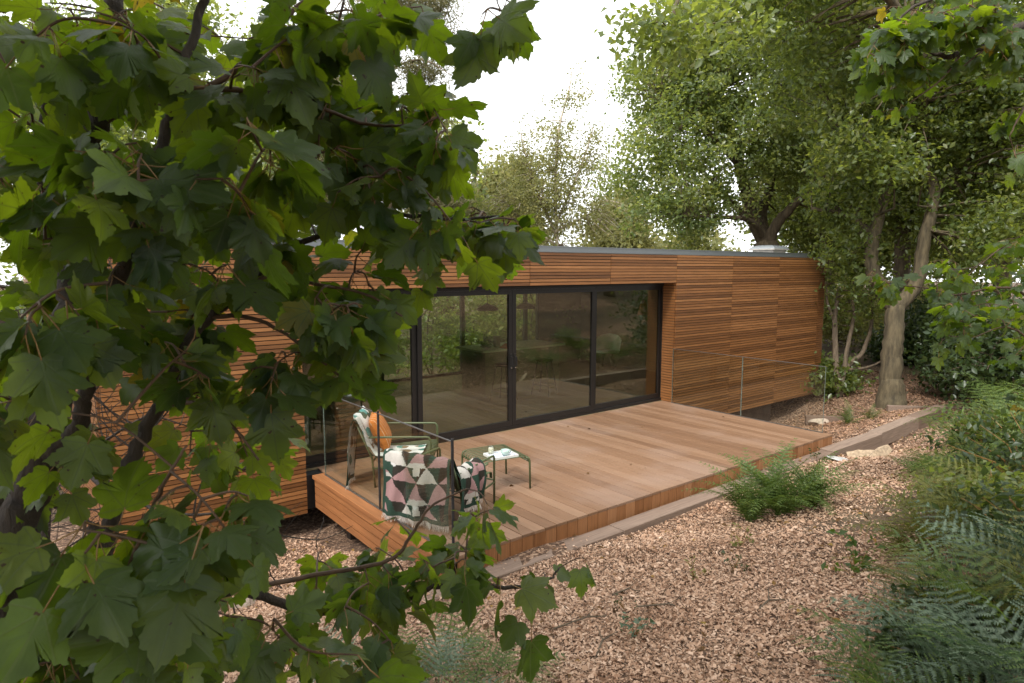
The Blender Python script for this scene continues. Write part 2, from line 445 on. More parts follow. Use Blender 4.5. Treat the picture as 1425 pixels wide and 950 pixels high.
# ground
def ground_mat():
    m, nt, b, o = mat('woodchip and leaf litter ground')
    geo = N(nt, 'ShaderNodeNewGeometry')
    vo = N(nt, 'ShaderNodeTexVoronoi', i_Scale=38.0); vo.feature = 'F1'
    nt.links.new(geo.outputs['Position'], vo.inputs['Vector'])
    sp = N(nt, 'ShaderNodeSeparateColor'); nt.links.new(vo.outputs['Color'], sp.inputs[0])
    chip = ramp(nt, sp.outputs[0], [(0.0, (0.05, 0.026, 0.014)), (0.5, (0.13, 0.072, 0.042)), (0.8, (0.24, 0.145, 0.09)), (1.0, (0.40, 0.27, 0.18))])  # lower chips darkened for damp and for the shade in gaps between flakes
    nz = N(nt, 'ShaderNodeTexNoise', i_Scale=0.7, i_Detail=8.0, i_Roughness=0.7)
    nt.links.new(geo.outputs['Position'], nz.inputs['Vector'])
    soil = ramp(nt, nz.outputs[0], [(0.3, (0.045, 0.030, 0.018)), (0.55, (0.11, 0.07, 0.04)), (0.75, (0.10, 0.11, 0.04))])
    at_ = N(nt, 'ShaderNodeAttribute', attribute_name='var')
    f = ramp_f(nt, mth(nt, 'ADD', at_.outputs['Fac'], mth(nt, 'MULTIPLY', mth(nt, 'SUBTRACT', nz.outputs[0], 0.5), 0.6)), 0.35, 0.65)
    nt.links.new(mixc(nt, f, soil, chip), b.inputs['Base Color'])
    b.inputs['Roughness'].default_value = 0.95
    bp = N(nt, 'ShaderNodeBump', i_Strength=0.9, i_Distance=0.02)
    nt.links.new(vo.outputs['Distance'], bp.inputs['Height']); nt.links.new(bp.outputs[0], b.inputs['Normal'])
    return m
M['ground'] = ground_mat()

def chip_mat():
    m, nt, b, o = mat('wood chip')
    at_ = N(nt, 'ShaderNodeAttribute', attribute_name='var')
    c = ramp(nt, at_.outputs['Fac'], [(0.0, (0.14, 0.07, 0.04)), (0.25, (0.29, 0.165, 0.10)), (0.6, (0.47, 0.30, 0.20)), (0.9, (0.62, 0.44, 0.32)), (1.0, (0.74, 0.60, 0.47))])
    nt.links.new(c, b.inputs['Base Color'])
    b.inputs['Roughness'].default_value = 0.85
    b.inputs['Specular IOR Level'].default_value = 0.2
    return m
M['chip'] = chip_mat()

# ------------------------------------------------------------------ ground
def path_mask(x, y):
    """1 on the woodchip, 0 on bare soil and undergrowth"""
    edge = -4.95 - 0.22 * np.clip(x + 2.5, -4, 30)
    a = 1 / (1 + np.exp(-(y - edge) / 0.25))                       # camera side of the path at the right
    a = np.where(x < -4.0, np.maximum(a, 1 / (1 + np.exp((x + 4.3) / 0.2)) * 1.0), a)
    bnk = 1 / (1 + np.exp((y + 8.5) / 0.2)) * (y > -20) * (x > -6) * (x < 14)   # cleared bank behind
    a = np.maximum(a, bnk * 0.8)
    a = np.where((y > 3) | (x > 8.5) | (x < -14), a * 0.25, a)
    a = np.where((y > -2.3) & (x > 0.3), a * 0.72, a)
    return a

def axis(lo, hi, c0, c1, fine, n):
    mid = np.arange(c0, c1 + 1e-6, fine)
    t = np.linspace(0, 1, n)[1:]
    return np.concatenate([(c0 - (c0 - lo) * t ** 2.5)[::-1], mid, c1 + (hi - c1) * t ** 2.5])
gx = axis(-160, 220, -13, 12, 0.16, 22); gy = axis(-150, 230, -11, 8, 0.16, 22)
GX, GY = np.meshgrid(gx, gy)
GZ = ground_z(GX, GY) + rng.normal(size=GX.shape) * 0.008
V = np.stack([GX, GY, GZ], -1).reshape(-1, 3)
nx, ny = len(gx), len(gy)
ii = (np.arange(ny - 1)[:, None] * nx + np.arange(nx - 1)[None]).ravel()
F = np.stack([ii, ii + 1, ii + 1 + nx, ii + nx], 1)
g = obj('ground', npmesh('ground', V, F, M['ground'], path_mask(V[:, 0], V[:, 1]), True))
tag(g, 'sloping woodland ground strewn with tan woodchip', None, None, 'structure')

# wood chips, each a real tilted flake
def chips():
    n = 2000000
    x = rng.uniform(-12.5, 9, n); y = rng.uniform(-8.5, 0.6, n)
    d = np.hypot(x - CAM[0], y - CAM[1])
    keep = rng.random(n) < np.clip((3.6 / d) ** 1.15, 0, 1)
    keep &= rng.random(n) < np.clip(path_mask(x, y) * 1.05 - 0.05, 0, 1)
    keep &= ~((x > -6.9) & (x < 0.02) & (y > -3.0))
    keep &= ~((y > -3.22) & (y < -2.95) & (x < 4.3) & (x > -7) & (rng.random(n) > 0.035))
    keep &= ~((x > -9.2) & (y > -0.1) & (x < 5.6))
    dx, dy = x - CAM[0], y - CAM[1]
    dep = dx * math.sin(YAW) + dy * math.cos(YAW); lat = dx * math.cos(YAW) - dy * math.sin(YAW)
    keep &= (dep > 0.6) & (np.abs(lat) < dep * 0.95 + 1.2)
    x, y, d = x[keep], y[keep], d[keep]
    n = len(x)
    z = ground_z(x, y) + rng.uniform(0.002, 0.030, n)
    L = rng.gamma(4.0, 0.0028, n).clip(0.006, 0.045) * (0.85 + 0.03 * d); W = L * rng.uniform(0.28, 0.7, n)
    nrm = unit(np.stack([rng.normal(size=n) * 0.5, rng.normal(size=n) * 0.5, np.ones(n)], 1))
    a = rng.uniform(0, 2 * math.pi, n)
    t = np.stack([np.cos(a), np.sin(a), np.zeros(n)], 1)
    t = unit(t - nrm * np.sum(t * nrm, 1, keepdims=True)); s = np.cross(nrm, t)
    C = np.stack([x, y, z], 1)
    q = []
    for sx, sy in ((-1, -1), (1, -1), (1, 1), (-1, 1)):
        jx = sx * rng.uniform(0.65, 1.1, n); jy = sy * rng.uniform(0.55, 1.1, n)
        q.append(C + t * (jx * L)[:, None] * 0.5 * 1.6 + s * (jy * W)[:, None] * 0.5 * 1.6)
    V = np.stack(q, 1).reshape(-1, 3)
    F = np.arange(n * 4).reshape(-1, 4)
    big = 0.5 + 0.25 * np.sin(x * 1.7 + 1.0) * np.sin(y * 2.3)
    var = np.clip(rng.beta(2.0, 1.7, n) * 0.85 + 0.2 * big - 0.02, 0, 1)
    pat = np.sin(x * 2.1 + 0.7 * np.sin(y * 3.1)) * np.sin(y * 2.7 + 1.1 * np.sin(x * 1.3)) + 0.5 * np.sin(x * 6.3 + y * 4.1)
    var = np.clip(var - 0.17 * np.clip(pat - 0.25, 0, 1), 0, 1)
    L = L * rng.lognormal(0, 0.3, n)
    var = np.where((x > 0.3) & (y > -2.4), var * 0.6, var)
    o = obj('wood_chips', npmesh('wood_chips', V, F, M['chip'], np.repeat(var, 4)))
    tag(o, 'tan wood chips covering the path and slope', 'wood chips', None, 'stuff')
chips()

# ------------------------------------------------------------------ the cabin
PW = 1.722                                        # cladding panel width
HT, HB, FB = 2.70, -0.46, 2.20                    # wall top, wall bottom, fascia bottom
XL, XR, YD = -8.92, 5.50, 5.2
cabin = empty('timber_cabin', (-1.7, 2.5, HB))
tag(cabin, 'low flat-roofed cabin clad in horizontal orange-brown timber slats', 'cabin')
CB = lambda o: (setattr(o, 'matrix_parent_inverse', Matrix.Translation((1.7, -2.5, -HB))), o)[1]
def part(mb, name, m, parent=None, **kw):
    o = mb.build(name, m, cabin if parent is None else parent, **kw)
    if parent is None: CB(o)
    return o
PITCHZ, SH, ST = 0.050, 0.0400, 0.024
slat_mesh = MB().box(-0.5, 0.5, -ST, 0, 0, SH).mesh('slat', M['slat'])
def clad_panel(x0, x1, z0, z1, single=True):
    mb = MB().box(x0, x1, 0.0, 0.05, z0, z1)
    p = part(mb, 'cladding_panel', M['backing'])
    n = int(round((z1 - z0) / PITCHZ))
    pz = (z1 - z0) / n
    if single:
        for k in range(n):
            s = obj('slat', slat_mesh, p)
            s.location = ((x0 + x1) / 2, random.uniform(-0.0015, 0.0015), z0 + k * pz + (pz - SH) / 2)
            s.scale = (x1 - x0 - 0.008, 1, 1)
    else:
        mb = MB()
        for k in range(n):
            z = z0 + k * pz + (pz - SH) / 2
            mb.box(x0 + 0.004, x1 - 0.004, -ST, 0, z, z + SH)
        tag(mb.build('slats', M['slat'], p), kind='stuff')
for k in range(3):
    clad_panel(k * PW + 0.03 * (k > 0), (k + 1) * PW + 0.03, HB, HT)
clad_panel(3 * PW + 0.03, XR, HB, HT, False)
for k in range(4):
    clad_panel(-(k + 1) * PW, -k * PW - 0.004, FB, HT)
clad_panel(XL, -4 * PW - 0.004, HB, HT)
# splayed end wall on the left, its slats along Y
mb = MB(); bk = MB()
e0 = np.array([XL, 0.0]); e1 = np.array([XL - 0.38, YD])
ed = (e1 - e0) / np.linalg.norm(e1 - e0); en = np.array([-ed[1], ed[0]])
def ebox(mb, t0, t1, o0, o1, z0, z1):
    c = [e0 + ed * t + en * o for t, o in ((t0, o0), (t1, o0), (t1, o1), (t0, o1))]
    v = [(p[0], p[1], z) for z in (z0, z1) for p in c]
    mb.add(v, [(3, 2, 1, 0), (4, 5, 6, 7), (0, 1, 5, 4), (1, 2, 6, 5), (2, 3, 7, 6), (3, 0, 4, 7)])
ebox(bk, 0.0, YD, -0.06, 0.0, HB, HT)
pnl = part(bk, 'end_wall', M['backing'])
for j in range(3):
    for k in range(63):
        z = HB + k * 0.05016 + 0.005
        ebox(mb, j * 1.735 + 0.004 - (0.02 if j == 0 else 0), (j + 1) * 1.735 - 0.004, 0.0, ST, z, z + SH)
tag(mb.build('slats', M['slat_y'], pnl), kind='stuff')
# right end wall and back wall
part(MB().box(XR - 0.05, XR, 0.052, YD, HB, HT), 'side_wall', M['slat_y'])
# reveal beside the glazing
rv = part(MB().box(0.004, 0.05, 0.052, 0.30, HB, FB), 'reveal', M['backing'])
mb = MB()
for k in range(44):
    z = 0.0 + k * 0.05 + 0.005
    mb.box(-0.016, 0.004, 0.0, 0.262, z, min(z + SH, FB - 0.003))
tag(mb.build('slats', M['slat_y'], rv), kind='stuff')
part(MB().box(-4 * PW - 0.05, -4 * PW - 0.006, 0.052, 0.30, HB, FB), 'reveal', M['frame'])
# roof
part(MB().box(XL - 0.02, XR - 0.02, 0.06, YD - 0.05, 2.60, 2.715), 'roof', M['roof'])
part(MB().box(XL - 0.05, XR + 0.004, -0.012, 0.055, HT + 0.002, HT + 0.018), 'roof_edge', M['trim'])
part(MB().box(XL, 4.72, 0.03, 0.09, HT + 0.02, HT + 0.085).box(XL, 4.72, 0.025, 0.16, HT + 0.085, HT + 0.098), 'roof_upstand', M['trim'])
part(MB().box(-4 * PW, 0.0, 0.052, 0.30, FB, FB + 0.05), 'soffit', M['frame'])
rl = part(MB().box(4.30, 4.82, 0.62, 1.14, 2.72, 2.90), 'rooflight', M['rl_frame'])
mb = MB()
for i in range(7):
    h = 1 - (i / 6.0) ** 2
    s = 0.30 * (1 - (i / 6.0) ** 1.6) + 0.02
    z = 2.905 + 0.10 * (1 - (1 - i / 6.0) ** 2)
    mb.v += [(4.56 - s, 0.88 - s, z), (4.56 + s, 0.88 - s, z), (4.56 + s, 0.88 + s, z), (4.56 - s, 0.88 + s, z)]
for i in range(6):
    for k in range(4):
        a = i * 4 + k; b_ = i * 4 + (k + 1) % 4
        mb.f.append((a, b_, b_ + 4, a + 4))
mb.f.append((24, 25, 26, 27))
mb.build('dome', simple('grey dome glazing', (0.26, 0.28, 0.30), 0.12), rl)
MB().box(4.24, 4.88, 0.56, 1.20, 2.885, 2.912).build('dome_frame', M['rl_frame'], rl)
# floor build-up, ceiling, inner walls with back windows
part(MB().box(XL + 0.06, XR - 0.05, 0.052, YD, HB + 0.02, -0.02), 'floor_slab', M['steel'])
part(MB().box(XL + 0.06, XR - 0.05, 0.21, YD - 0.1, -0.018, 0.0), 'inner_floor', M['in_floor'])
part(MB().box(XL + 0.06, XR - 0.05, 0.31, YD - 0.1, 2.42, 2.58), 'ceiling', M['in_ceil'])
BW = [(-3.3, -1.2), (-1.2, 0.70), (0.70, 1.12), (4.05, 5.2)]         # openings in the back wall
def inner_back():
    mb = MB()
    xs = XL + 0.1
    for a, b_ in [(-3.3, 1.12), (4.05, 5.2)]:
        mb.box(xs, a, YD - 0.1, YD, 0.0, 2.42); xs = b_
    mb.box(xs, XR - 0.05, YD - 0.1, YD, 0.0, 2.42)
    part(mb, 'back_wall', M['in_wall'])
inner_back()
for a, b_ in BW:
    w = part(MB().box(a, a + 0.05, YD - 0.09, YD - 0.02, 0, 2.4).box(b_ - 0.05, b_, YD - 0.09, YD - 0.02, 0, 2.4).box(a + 0.05, b_ - 0.05, YD - 0.09, YD - 0.02, 0, 0.06).box(a + 0.05, b_ - 0.05, YD - 0.09, YD - 0.02, 2.34, 2.4), 'back_window', M['frame'])
    MB().box(a + 0.05, b_ - 0.05, YD - 0.06, YD - 0.05, 0.06, 2.34).build('pane', M['glass_clear'], w)
part(MB().box(2.6, 2.7, 1.6, YD - 0.1, 0, 2.42), 'partition', M['in_wall'])
part(MB().box(-6.95, -6.87, 0.31, YD - 0.1, 0, 2.42), 'partition', M['in_wall'])
# sliding glass doors
gl0, gl1 = -4 * PW, -0.018
part(MB().box(gl0, gl1, 0.245, 0.345, 0.002, 0.045), 'door_sill', M['frame'])
part(MB().box(gl0, gl1, 0.245, 0.345, FB - 0.06, FB - 0.002), 'door_head', M['frame'])
mull = [gl0, -5.20, -3.555, -1.79, gl1]
for k in range(4):
    a, b_ = mull[k] + 0.002, mull[k + 1] - 0.002
    y0 = 0.255 if k in (1, 2) else 0.285
    y1 = y0 + 0.05
    w = 0.068
    d = part(MB().box(a, a + w, y0, y1, 0.047, FB - 0.062).box(b_ - w, b_, y0, y1, 0.047, FB - 0.062)
             .box(a + w, b_ - w, y0, y1, 0.047, 0.135).box(a + w, b_ - w, y0, y1, FB - 0.13, FB - 0.062), 'glass_door', M['frame'])
    MB().box(a + w, b_ - w, y0 + 0.018, y0 + 0.03, 0.135, FB - 0.13).build('pane', M['glass'], d)
    if k in (1, 2):
        hx = b_ - 0.035 if k == 1 else a + 0.035
        h = MB().box(hx - 0.016, hx + 0.016, y0 - 0.012, y0, 0.93, 1.17)
        h.tube([(hx, y0 - 0.012, 1.12), (hx, y0 - 0.055, 1.12), (hx, y0 - 0.055, 0.99)], 0.010, 8)
        h.build('handle', M['black'], d)
        MB().tube([(hx, y0 - 0.014, 0.955), (hx, y0 - 0.03, 0.955)], 0.011, 8).build('lock', simple('steel lock', (0.6, 0.6, 0.6), 0.25, 1.0), d)
# steel legs and braces below
for x, y in ((4.9, 0.9), (1.2, 0.9), (4.9, 4.2), (-7.6, 0.9), (-7.6, 4.2)):
    part(MB().tube([(x, y, HB), (x, y, HB - 1.2)], 0.06, 8), 'support_leg', M['steel'])
part(MB().tube([(5.35, 0.35, HB + 0.01), (4.55, 0.55, -1.05)], 0.055, 4), 'brace', M['steel'])
fnd = part(MB().box(0.3, 3.7, 0.16, 1.2, -1.3, HB - 0.02), 'foundation', M['under_dark'])  # near-black block standing in for shaded void and dark clutter under the cabin

# things inside, seen through the glass
t = empty('kitchen_island', (-1.5, 2.9, 0)); tag(t, 'kitchen island with pale worktop behind the glass doors', 'kitchen island')
MB().box(-0.95, 0.95, -0.4, 0.4, 0.0, 0.87).build('cabinet', M['cabinet'], t)
MB().box(-1.05, 1.05, -0.48, 0.48, 0.872, 0.91).build('worktop', M['worktop'], t)
def bowl():
    t = empty('fruit_bowl', (-2.25, 2.72, 0.912)); tag(t, 'dark bowl of leaves on the kitchen island', 'bowl')
    MB().lathe([(0.03, 0), (0.07, 0.01), (0.14, 0.07), (0.13, 0.072), (0.06, 0.02), (0.0, 0.015)]).build('bowl', M['black'], t, smooth=True)
    C = rng.normal(size=(60, 3)) * [0.07, 0.07, 0.05] + [0, 0, 0.13]
    obj('foliage', npmesh('foliage', *leaf_array(C, 0.08)[:2], M['shrub'], leaf_array(C, 0.08)[2]), t)
bowl()
o = MB().box(-0.05, 0.05, -0.05, 0.05, 0, 0.20).box(-0.06, 0.06, -0.06, 0.06, 0.2, 0.22).build('wooden_jar', M['in_wall']); o.location = (-1.95, 2.8, 0.912)
tag(o, 'wooden jar with lid on the kitchen worktop by the door handles', 'jar')
o = MB().add([(-0.15, 0, 0), (0.15, 0, 0), (0.15, 0.2, 0.0), (-0.15, 0.2, 0), (0, 0, 0.08), (0, 0.2, 0.08)], [(0, 1, 4), (3, 5, 2), (0, 4, 5, 3), (1, 2, 5, 4), (0, 3, 2, 1)]).build('open_book', M['orange'])
o.location = (-1.85, 2.46, 0.912); tag(o, 'orange-covered open book at the worktop edge', 'book')
def pendant(x, y, z, m, prof, label, g=None):
    t = empty('pendant_lamp', (x, y, z)); tag(t, label, 'lamp', g)
    MB().lathe(prof, sides=24).build('lamp_shade', m, t, smooth=True)
    MB().tube([(0, 0, prof[-1][1]), (0, 0, 2.42 - z)], 0.006, 6).build('cord', M['black'], t)
dome = [(0.20, 0), (0.21, 0.01), (0.20, 0.04), (0.13, 0.09), (0.05, 0.115), (0.02, 0.14), (0.0, 0.141)]
pendant(-2.32, 2.6, 1.66, M['black'], dome, 'black dome pendant lamp left of the door handles')
pendant(-1.37, 2.6, 1.66, M['black'], dome, 'black dome pendant lamp right of the door handles')
pendant(1.95, 2.4, 1.40, M['orange'], [(0.13, 0), (0.12, 0.06), (0.09, 0.2), (0.05, 0.33), (0.0, 0.34)], 'orange cone pendant lamp behind the rightmost glass door')
def stool(x, y, label):
    t = empty('bar_stool', (x, y, 0), 0.4); tag(t, label, 'stool', 'bar stools at the island')
    MB().lathe([(0.0, 0.66), (0.17, 0.66), (0.18, 0.68), (0.17, 0.70), (0.0, 0.70)], sides=20).build('seat', M['black'], t, smooth=True)
    for sx in (-1, 1):
        for sy in (-1, 1):
            MB().tube([(sx * 0.10, sy * 0.10, 0.66), (sx * 0.19, sy * 0.19, 0)], 0.012, 6).build('leg', M['black'], t)
    MB().tube([(0.165, 0.165, 0.2), (-0.165, 0.165, 0.2), (-0.165, -0.165, 0.2), (0.165, -0.165, 0.2), (0.165, 0.165, 0.2)], 0.009, 6).build('foot_rail', M['black'], t)
stool(-2.35, 2.05, 'black bar stool nearer the left end of the island')
stool(-1.35, 2.05, 'black bar stool nearer the right end of the island')
t = empty('armchair', (2.05, 3.6, 0), R(-60)); tag(t, 'pale shell armchair inside by the right glass door', 'chair')
mb = MB()
for i in range(7):
    for j in range(9):
        a = math.pi * (0.1 + 0.8 * j / 8)
        r_ = 0.30 + 0.05 * i / 6
        mb.v.append((r_ * math.cos(a), r_ * math.sin(a), 0.42 + 0.42 * i / 6 * (0.55 + 0.45 * math.sin(a))))
for i in range(6):
    for j in range(8): mb.f.append((i * 9 + j, i * 9 + j + 1, i * 9 + j + 10, i * 9 + j + 9))
mb.build('shell', M['white'], t, smooth=True)
MB().lathe([(0, 0.40), (0.30, 0.40), (0.31, 0.44), (0, 0.45)], sides=20).build('seat', M['white'], t, smooth=True)
for a in (0.7, 2.3, 3.9, 5.5): MB().tube([(0.12 * math.cos(a), 0.12 * math.sin(a), 0.41), (0.25 * math.cos(a), 0.25 * math.sin(a), 0)], 0.012, 6).build('leg', M['in_wall'], t)

# ------------------------------------------------------------------ deck
DX0, DX1, DY = -6.83, 0.0, -2.95
deck = empty('timber_deck', (-3.4, -1.4, -0.2)); tag(deck, 'raised timber deck of warm planks running out from the glass doors', 'deck')
nb = 47
bw = (DX1 - DX0 - 0.16) / nb
xs0 = DX0 + 0.16
bm_board = MB().box(-bw / 2 + 0.003, bw / 2 - 0.003, DY, 0.24, -0.028, 0).mesh('board', M['deck'], bevel=0.002)
bm_riser = MB().box(-bw / 2 + 0.003, bw / 2 - 0.003, DY + 0.002, DY + 0.026, -0.20, -0.030).mesh('edge_plank', M['deck_edge'], bevel=0.002)
bm_board_in = MB().box(-bw / 2 + 0.003, bw / 2 - 0.003, DY, -0.03, -0.028, 0).mesh('board', M['deck'], bevel=0.002)
for k in range(nb):
    x = xs0 + (k + 0.5) * bw
    o = obj('board', bm_board, deck); o.location = (x, 0, random.uniform(-0.0015, 0.001))
    o = obj('edge_plank', bm_riser, deck); o.location = (x, random.uniform(-0.002, 0.002), 0)
MB().box(DX0, xs0 - 0.006, DY, 0.0 - 0.03, -0.045, 0.0).build('side_board', M['deck_side'], deck, bevel=0.003)
for z0, z1 in ((-0.135, -0.05), (-0.225, -0.14), (-0.315, -0.23), (-0.40, -0.32)):
    MB().box(DX0 + 0.03, DX0 + 0.055, DY + 0.03, -0.03, z0, z1 - 0.006).build('side_slat', M['deck_side'], deck)
MB().box(DX0 + 0.10, DX1 - 0.05, DY + 0.06, 0.0, -0.20, -0.032).build('joists', M['backing'], deck)
for x in (-6.5, -4.3, -2.1, -0.2):
    for y in (-2.6, -0.4):
        MB().box(x - 0.05, x + 0.05, y - 0.05, y + 0.05, -1.1, -0.2).build('post', M['backing'], deck)

settle(deck)

# glass balustrades
def balustrade(x, panes, label, posts):
    t = empty('glass_balustrade', (x, panes[0][0], 0)); tag(t, label, 'balustrade', 'glass balustrades')
    for a, b_ in panes:
        p = MB().box(x - 0.006, x + 0.006, b_ + 0.006, a - 0.006, 0.012, 1.0).build('pane', M['glass_clear'], t)
        for yy in (a - 0.004, b_ + 0.004):
            MB().box(x - 0.0055, x + 0.0055, yy - 0.0018, yy + 0.0018, 0.012, 1.0).build('pane_edge', M['glass_edge'], p)
    MB().box(x - 0.0065, x + 0.0065, panes[-1][1], panes[0][0], 1.001, 1.009).build('top_rail', M['rail'], t)
    MB().box(x - 0.012, x + 0.012, panes[-1][1], panes[0][0], 0.0025, 0.011).build('base_channel', M['rail'], t)
    for y in posts:
        MB().tube([(x, y, 0.0), (x, y, 1.03)], 0.013, 8).build('post', M['steel'], t)
    settle(t)
M['rail'] = simple('brushed steel rail', (0.22, 0.215, 0.21), 0.4, 0.8)
balustrade(-0.045, [(-0.02, -1.44), (-1.44, -2.82)], 'clear glass balustrade on the far right edge of the deck', [])
balustrade(-6.70, [(-0.12, -1.55), (-1.55, -2.92)], 'clear glass balustrade with dark posts on the near left deck edge', [-2.92, -1.55])

# sleepers along the deck and path
sl = [(-7.2, -4.85), (-4.84, -2.5), (-2.49, -0.42), (-0.40, 1.2), (1.21, 2.85), (2.86, 4.35)]
names = ['first', 'second', 'third', 'fourth', 'fifth', 'last']
for k, (a, b_) in enumerate(sl):
    z1 = -0.165 if k < 3 else -0.14
    o = MB().box(-(b_ - a) / 2, (b_ - a) / 2, -0.10, 0.10, -0.24, 0.0).build('sleeper', M['sleeper'], bevel=0.006)
    dy = 0 if k < 3 else 0.02 + 0.05 * (k - 3)
    o.location = ((a + b_) / 2, -3.085 + dy, z1 + 0.004 * ((k * 7) % 3)); o.rotation_euler = (0, 0, R(0.3 * ((k * 5) % 3 - 1) + (1.6 if k > 3 else 0)))
    tag(o, ['weathered flat sleeper at the near left corner of the deck', 'weathered flat sleeper along the middle of the deck edge', 'weathered flat sleeper behind the fern clump', 'brown sleeper beginning just past the right deck corner', 'brown raised sleeper between deck corner and oak trunk', 'brown raised sleeper ending beside the oak trunk'][k], 'sleeper', 'timber sleepers edging deck and path')
for k, (px, py, w, lab) in enumerate([(1315, 557, 2.2, 'pale timber edging across the path beyond the oak'), (1192, 553, 2.0, 'pale timber edging left of the oak trunk')]):
    p = onz(px, py, -0.25)
    o = MB().box(-w / 2, w / 2, -0.05, 0.05, -0.15, 0.05).build('path_edging', M['sleeper'], bevel=0.005)
    o.location = (p[0], p[1], float(ground_z(p[0], p[1])) - 0.02); o.rotation_euler = (0, 0, -YAW - R(8)); tag(o, lab, 'edging')

# ------------------------------------------------------------------ deck furniture
def chair_tree(name, loc, rz, label, group):
    """low metal lounge chair facing +X: two side hoops, seat and back of bent slats"""
    t = empty(name, loc, rz); tag(t, label, 'chair', group)
    W = 0.335; r_ = 0.0125
    for sy in (-1, 1):
        y = sy * W
        MB().tube([(0.33, y, 0), (0.33, y, 0.53), (0.325, y, 0.555), (0.31, y, 0.575), (0.285, y, 0.58), (-0.20, y, 0.58), (-0.36, y, 0.575)], r_, 8).build('armrest', M['green_metal'], t, smooth=True)
        MB().tube([(-0.30, y, 0), (-0.33, y, 0.34), (-0.50, y, 0.74)], r_, 8).build('leg', M['green_metal'], t, smooth=True)
        MB().tube([(0.33, y, 0.26), (-0.32, y, 0.22)], 0.010, 8).build('side_rail', M['green_metal'], t, smooth=True)
    for x, z in ((0.30, 0.30), (-0.32, 0.30), (-0.49, 0.72)):
        MB().tube([(x, -W, z), (x, W, z)], 0.010, 8).build('cross_rail', M['green_metal'], t, smooth=True)
    prof = path([(0.345, 0.30), (0.335, 0.36), (0.28, 0.385), (0.0, 0.355), (-0.24, 0.335), (-0.315, 0.375), (-0.40, 0.56), (-0.475, 0.73), (-0.50, 0.745), (-0.525, 0.72)], 3)
    mb = MB(); hw = 0.016; th = 0.004
    n = len(prof)
    for p in prof:
        mb.v += [(p[0], -hw, p[1]), (p[0], hw, p[1])]
    mb.f = [(2 * i, 2 * i + 1, 2 * i + 3, 2 * i + 2) for i in range(n - 1)]; mb.n = len(mb.v)
    me = mb.mesh('slat', M['green_metal'], smooth=True)
    for k in range(11):
        s = obj('slat', me, t); s.location = (0, -0.29 + 0.058 * k, 0)
        so = s.modifiers.new('thick', 'SOLIDIFY'); so.thickness = 0.006
    return t
chair_far = chair_tree('lounge_chair', (-5.99, -0.82, 0), R(-37.8), 'olive green metal lounge chair with orange cushion, nearer the glass doors', 'green metal lounge chairs')
chair_near = chair_tree('lounge_chair', (-6.12, -1.97, 0), R(25), 'olive green metal lounge chair under the patterned throw', 'green metal lounge chairs')

def ottoman():
    t = empty('low_table', (-5.31, -1.66, 0), R(-10)); tag(t, 'low olive green slatted metal table holding a tray', 'table')
    hx, hy = 0.265, 0.29
    prof = path([(-hx - 0.03, 0.30), (-hx - 0.02, 0.335), (-hx + 0.03, 0.368), (0, 0.372), (hx - 0.03, 0.368), (hx + 0.02, 0.335), (hx + 0.03, 0.30)], 4)
    mb = MB()
    for p in prof: mb.v += [(p[0], -0.0105, p[1]), (p[0], 0.0105, p[1])]
    mb.f = [(2 * i, 2 * i + 1, 2 * i + 3, 2 * i + 2) for i in range(len(prof) - 1)]; mb.n = len(mb.v)
    me = mb.mesh('slat', M['green_metal'], smooth=True)
    for k in range(11):
        s = obj('slat', me, t); s.location = (0, -0.27 + 0.054 * k, 0)
        so = s.modifiers.new('thick', 'SOLIDIFY'); so.thickness = 0.006
    for sx in (-1, 1):
        MB().tube([(sx * (hx + 0.015), -hy, 0.31), (sx * (hx + 0.015), hy, 0.31)], 0.009, 8).build('end_rail', M['green_metal'], t, smooth=True)
        for sy in (-1, 1):
            MB().tube([(sx * (hx - 0.03), sy * hy, 0.362), (sx * (hx + 0.008), sy * hy, 0.345), (sx * (hx + 0.018), sy * hy, 0.31), (sx * (hx + 0.025), sy * hy, 0)], 0.0115, 8).build('leg', M['green_metal'], t, smooth=True)
    z = 0.377
    def loc(px, py): return onz(px, py, z + 0.01)
    c = loc(697, 633)
    tr = empty('tray', (c[0], c[1], z), R(-8)); tag(tr, 'white rectangular tray with blue marks on the low table', 'tray')
    MB().box(-0.15, 0.15, -0.11, 0.11, 0, 0.008).build('base', M['tray'], tr)
    mb = MB().box(-0.16, 0.16, -0.12, -0.11, 0, 0.026).box(-0.16, 0.16, 0.11, 0.12, 0, 0.026).box(-0.16, -0.15, -0.11, 0.11, 0, 0.026).box(0.15, 0.16, -0.11, 0.11, 0, 0.026)
    mb.build('rim', M['white'], tr)
    g1 = onz(683, 631, z + 0.01)
    gl = empty('drinking_glass', (g1[0], g1[1], z + 0.010)); tag(gl, 'small clear glass with pale drink on the tray', 'glass')
    MB().lathe([(0.0, 0.0), (0.03, 0.0), (0.036, 0.09), (0.034, 0.09), (0.028, 0.004)], sides=18).build('tumbler', M['glass_clear'], gl, smooth=True)
    MB().lathe([(0.0, 0.006), (0.027, 0.006), (0.032, 0.065), (0.0, 0.066)], sides=18).build('drink', simple('pale lemonade', (0.72, 0.66, 0.52), 0.2), gl, smooth=True)
    g2 = onz(703, 633, z + 0.01)
    cu = empty('cup', (g2[0], g2[1], z + 0.010)); tag(cu, 'pale sea-green cup with handle on the tray', 'cup')
    MB().lathe([(0.0, 0.0), (0.03, 0.0), (0.048, 0.025), (0.052, 0.06), (0.049, 0.06), (0.044, 0.028), (0.0, 0.008)], sides=22).build('bowl', simple('sea green glaze', (0.36, 0.47, 0.43), 0.25), cu, smooth=True)
    MB().tube(path([(0.05, 0, 0.05), (0.078, 0, 0.045), (0.074, 0, 0.022), (0.046, 0, 0.018)], 4), 0.005, 6).build('handle', simple('dark cup handle', (0.2, 0.27, 0.25), 0.25), cu, smooth=True)
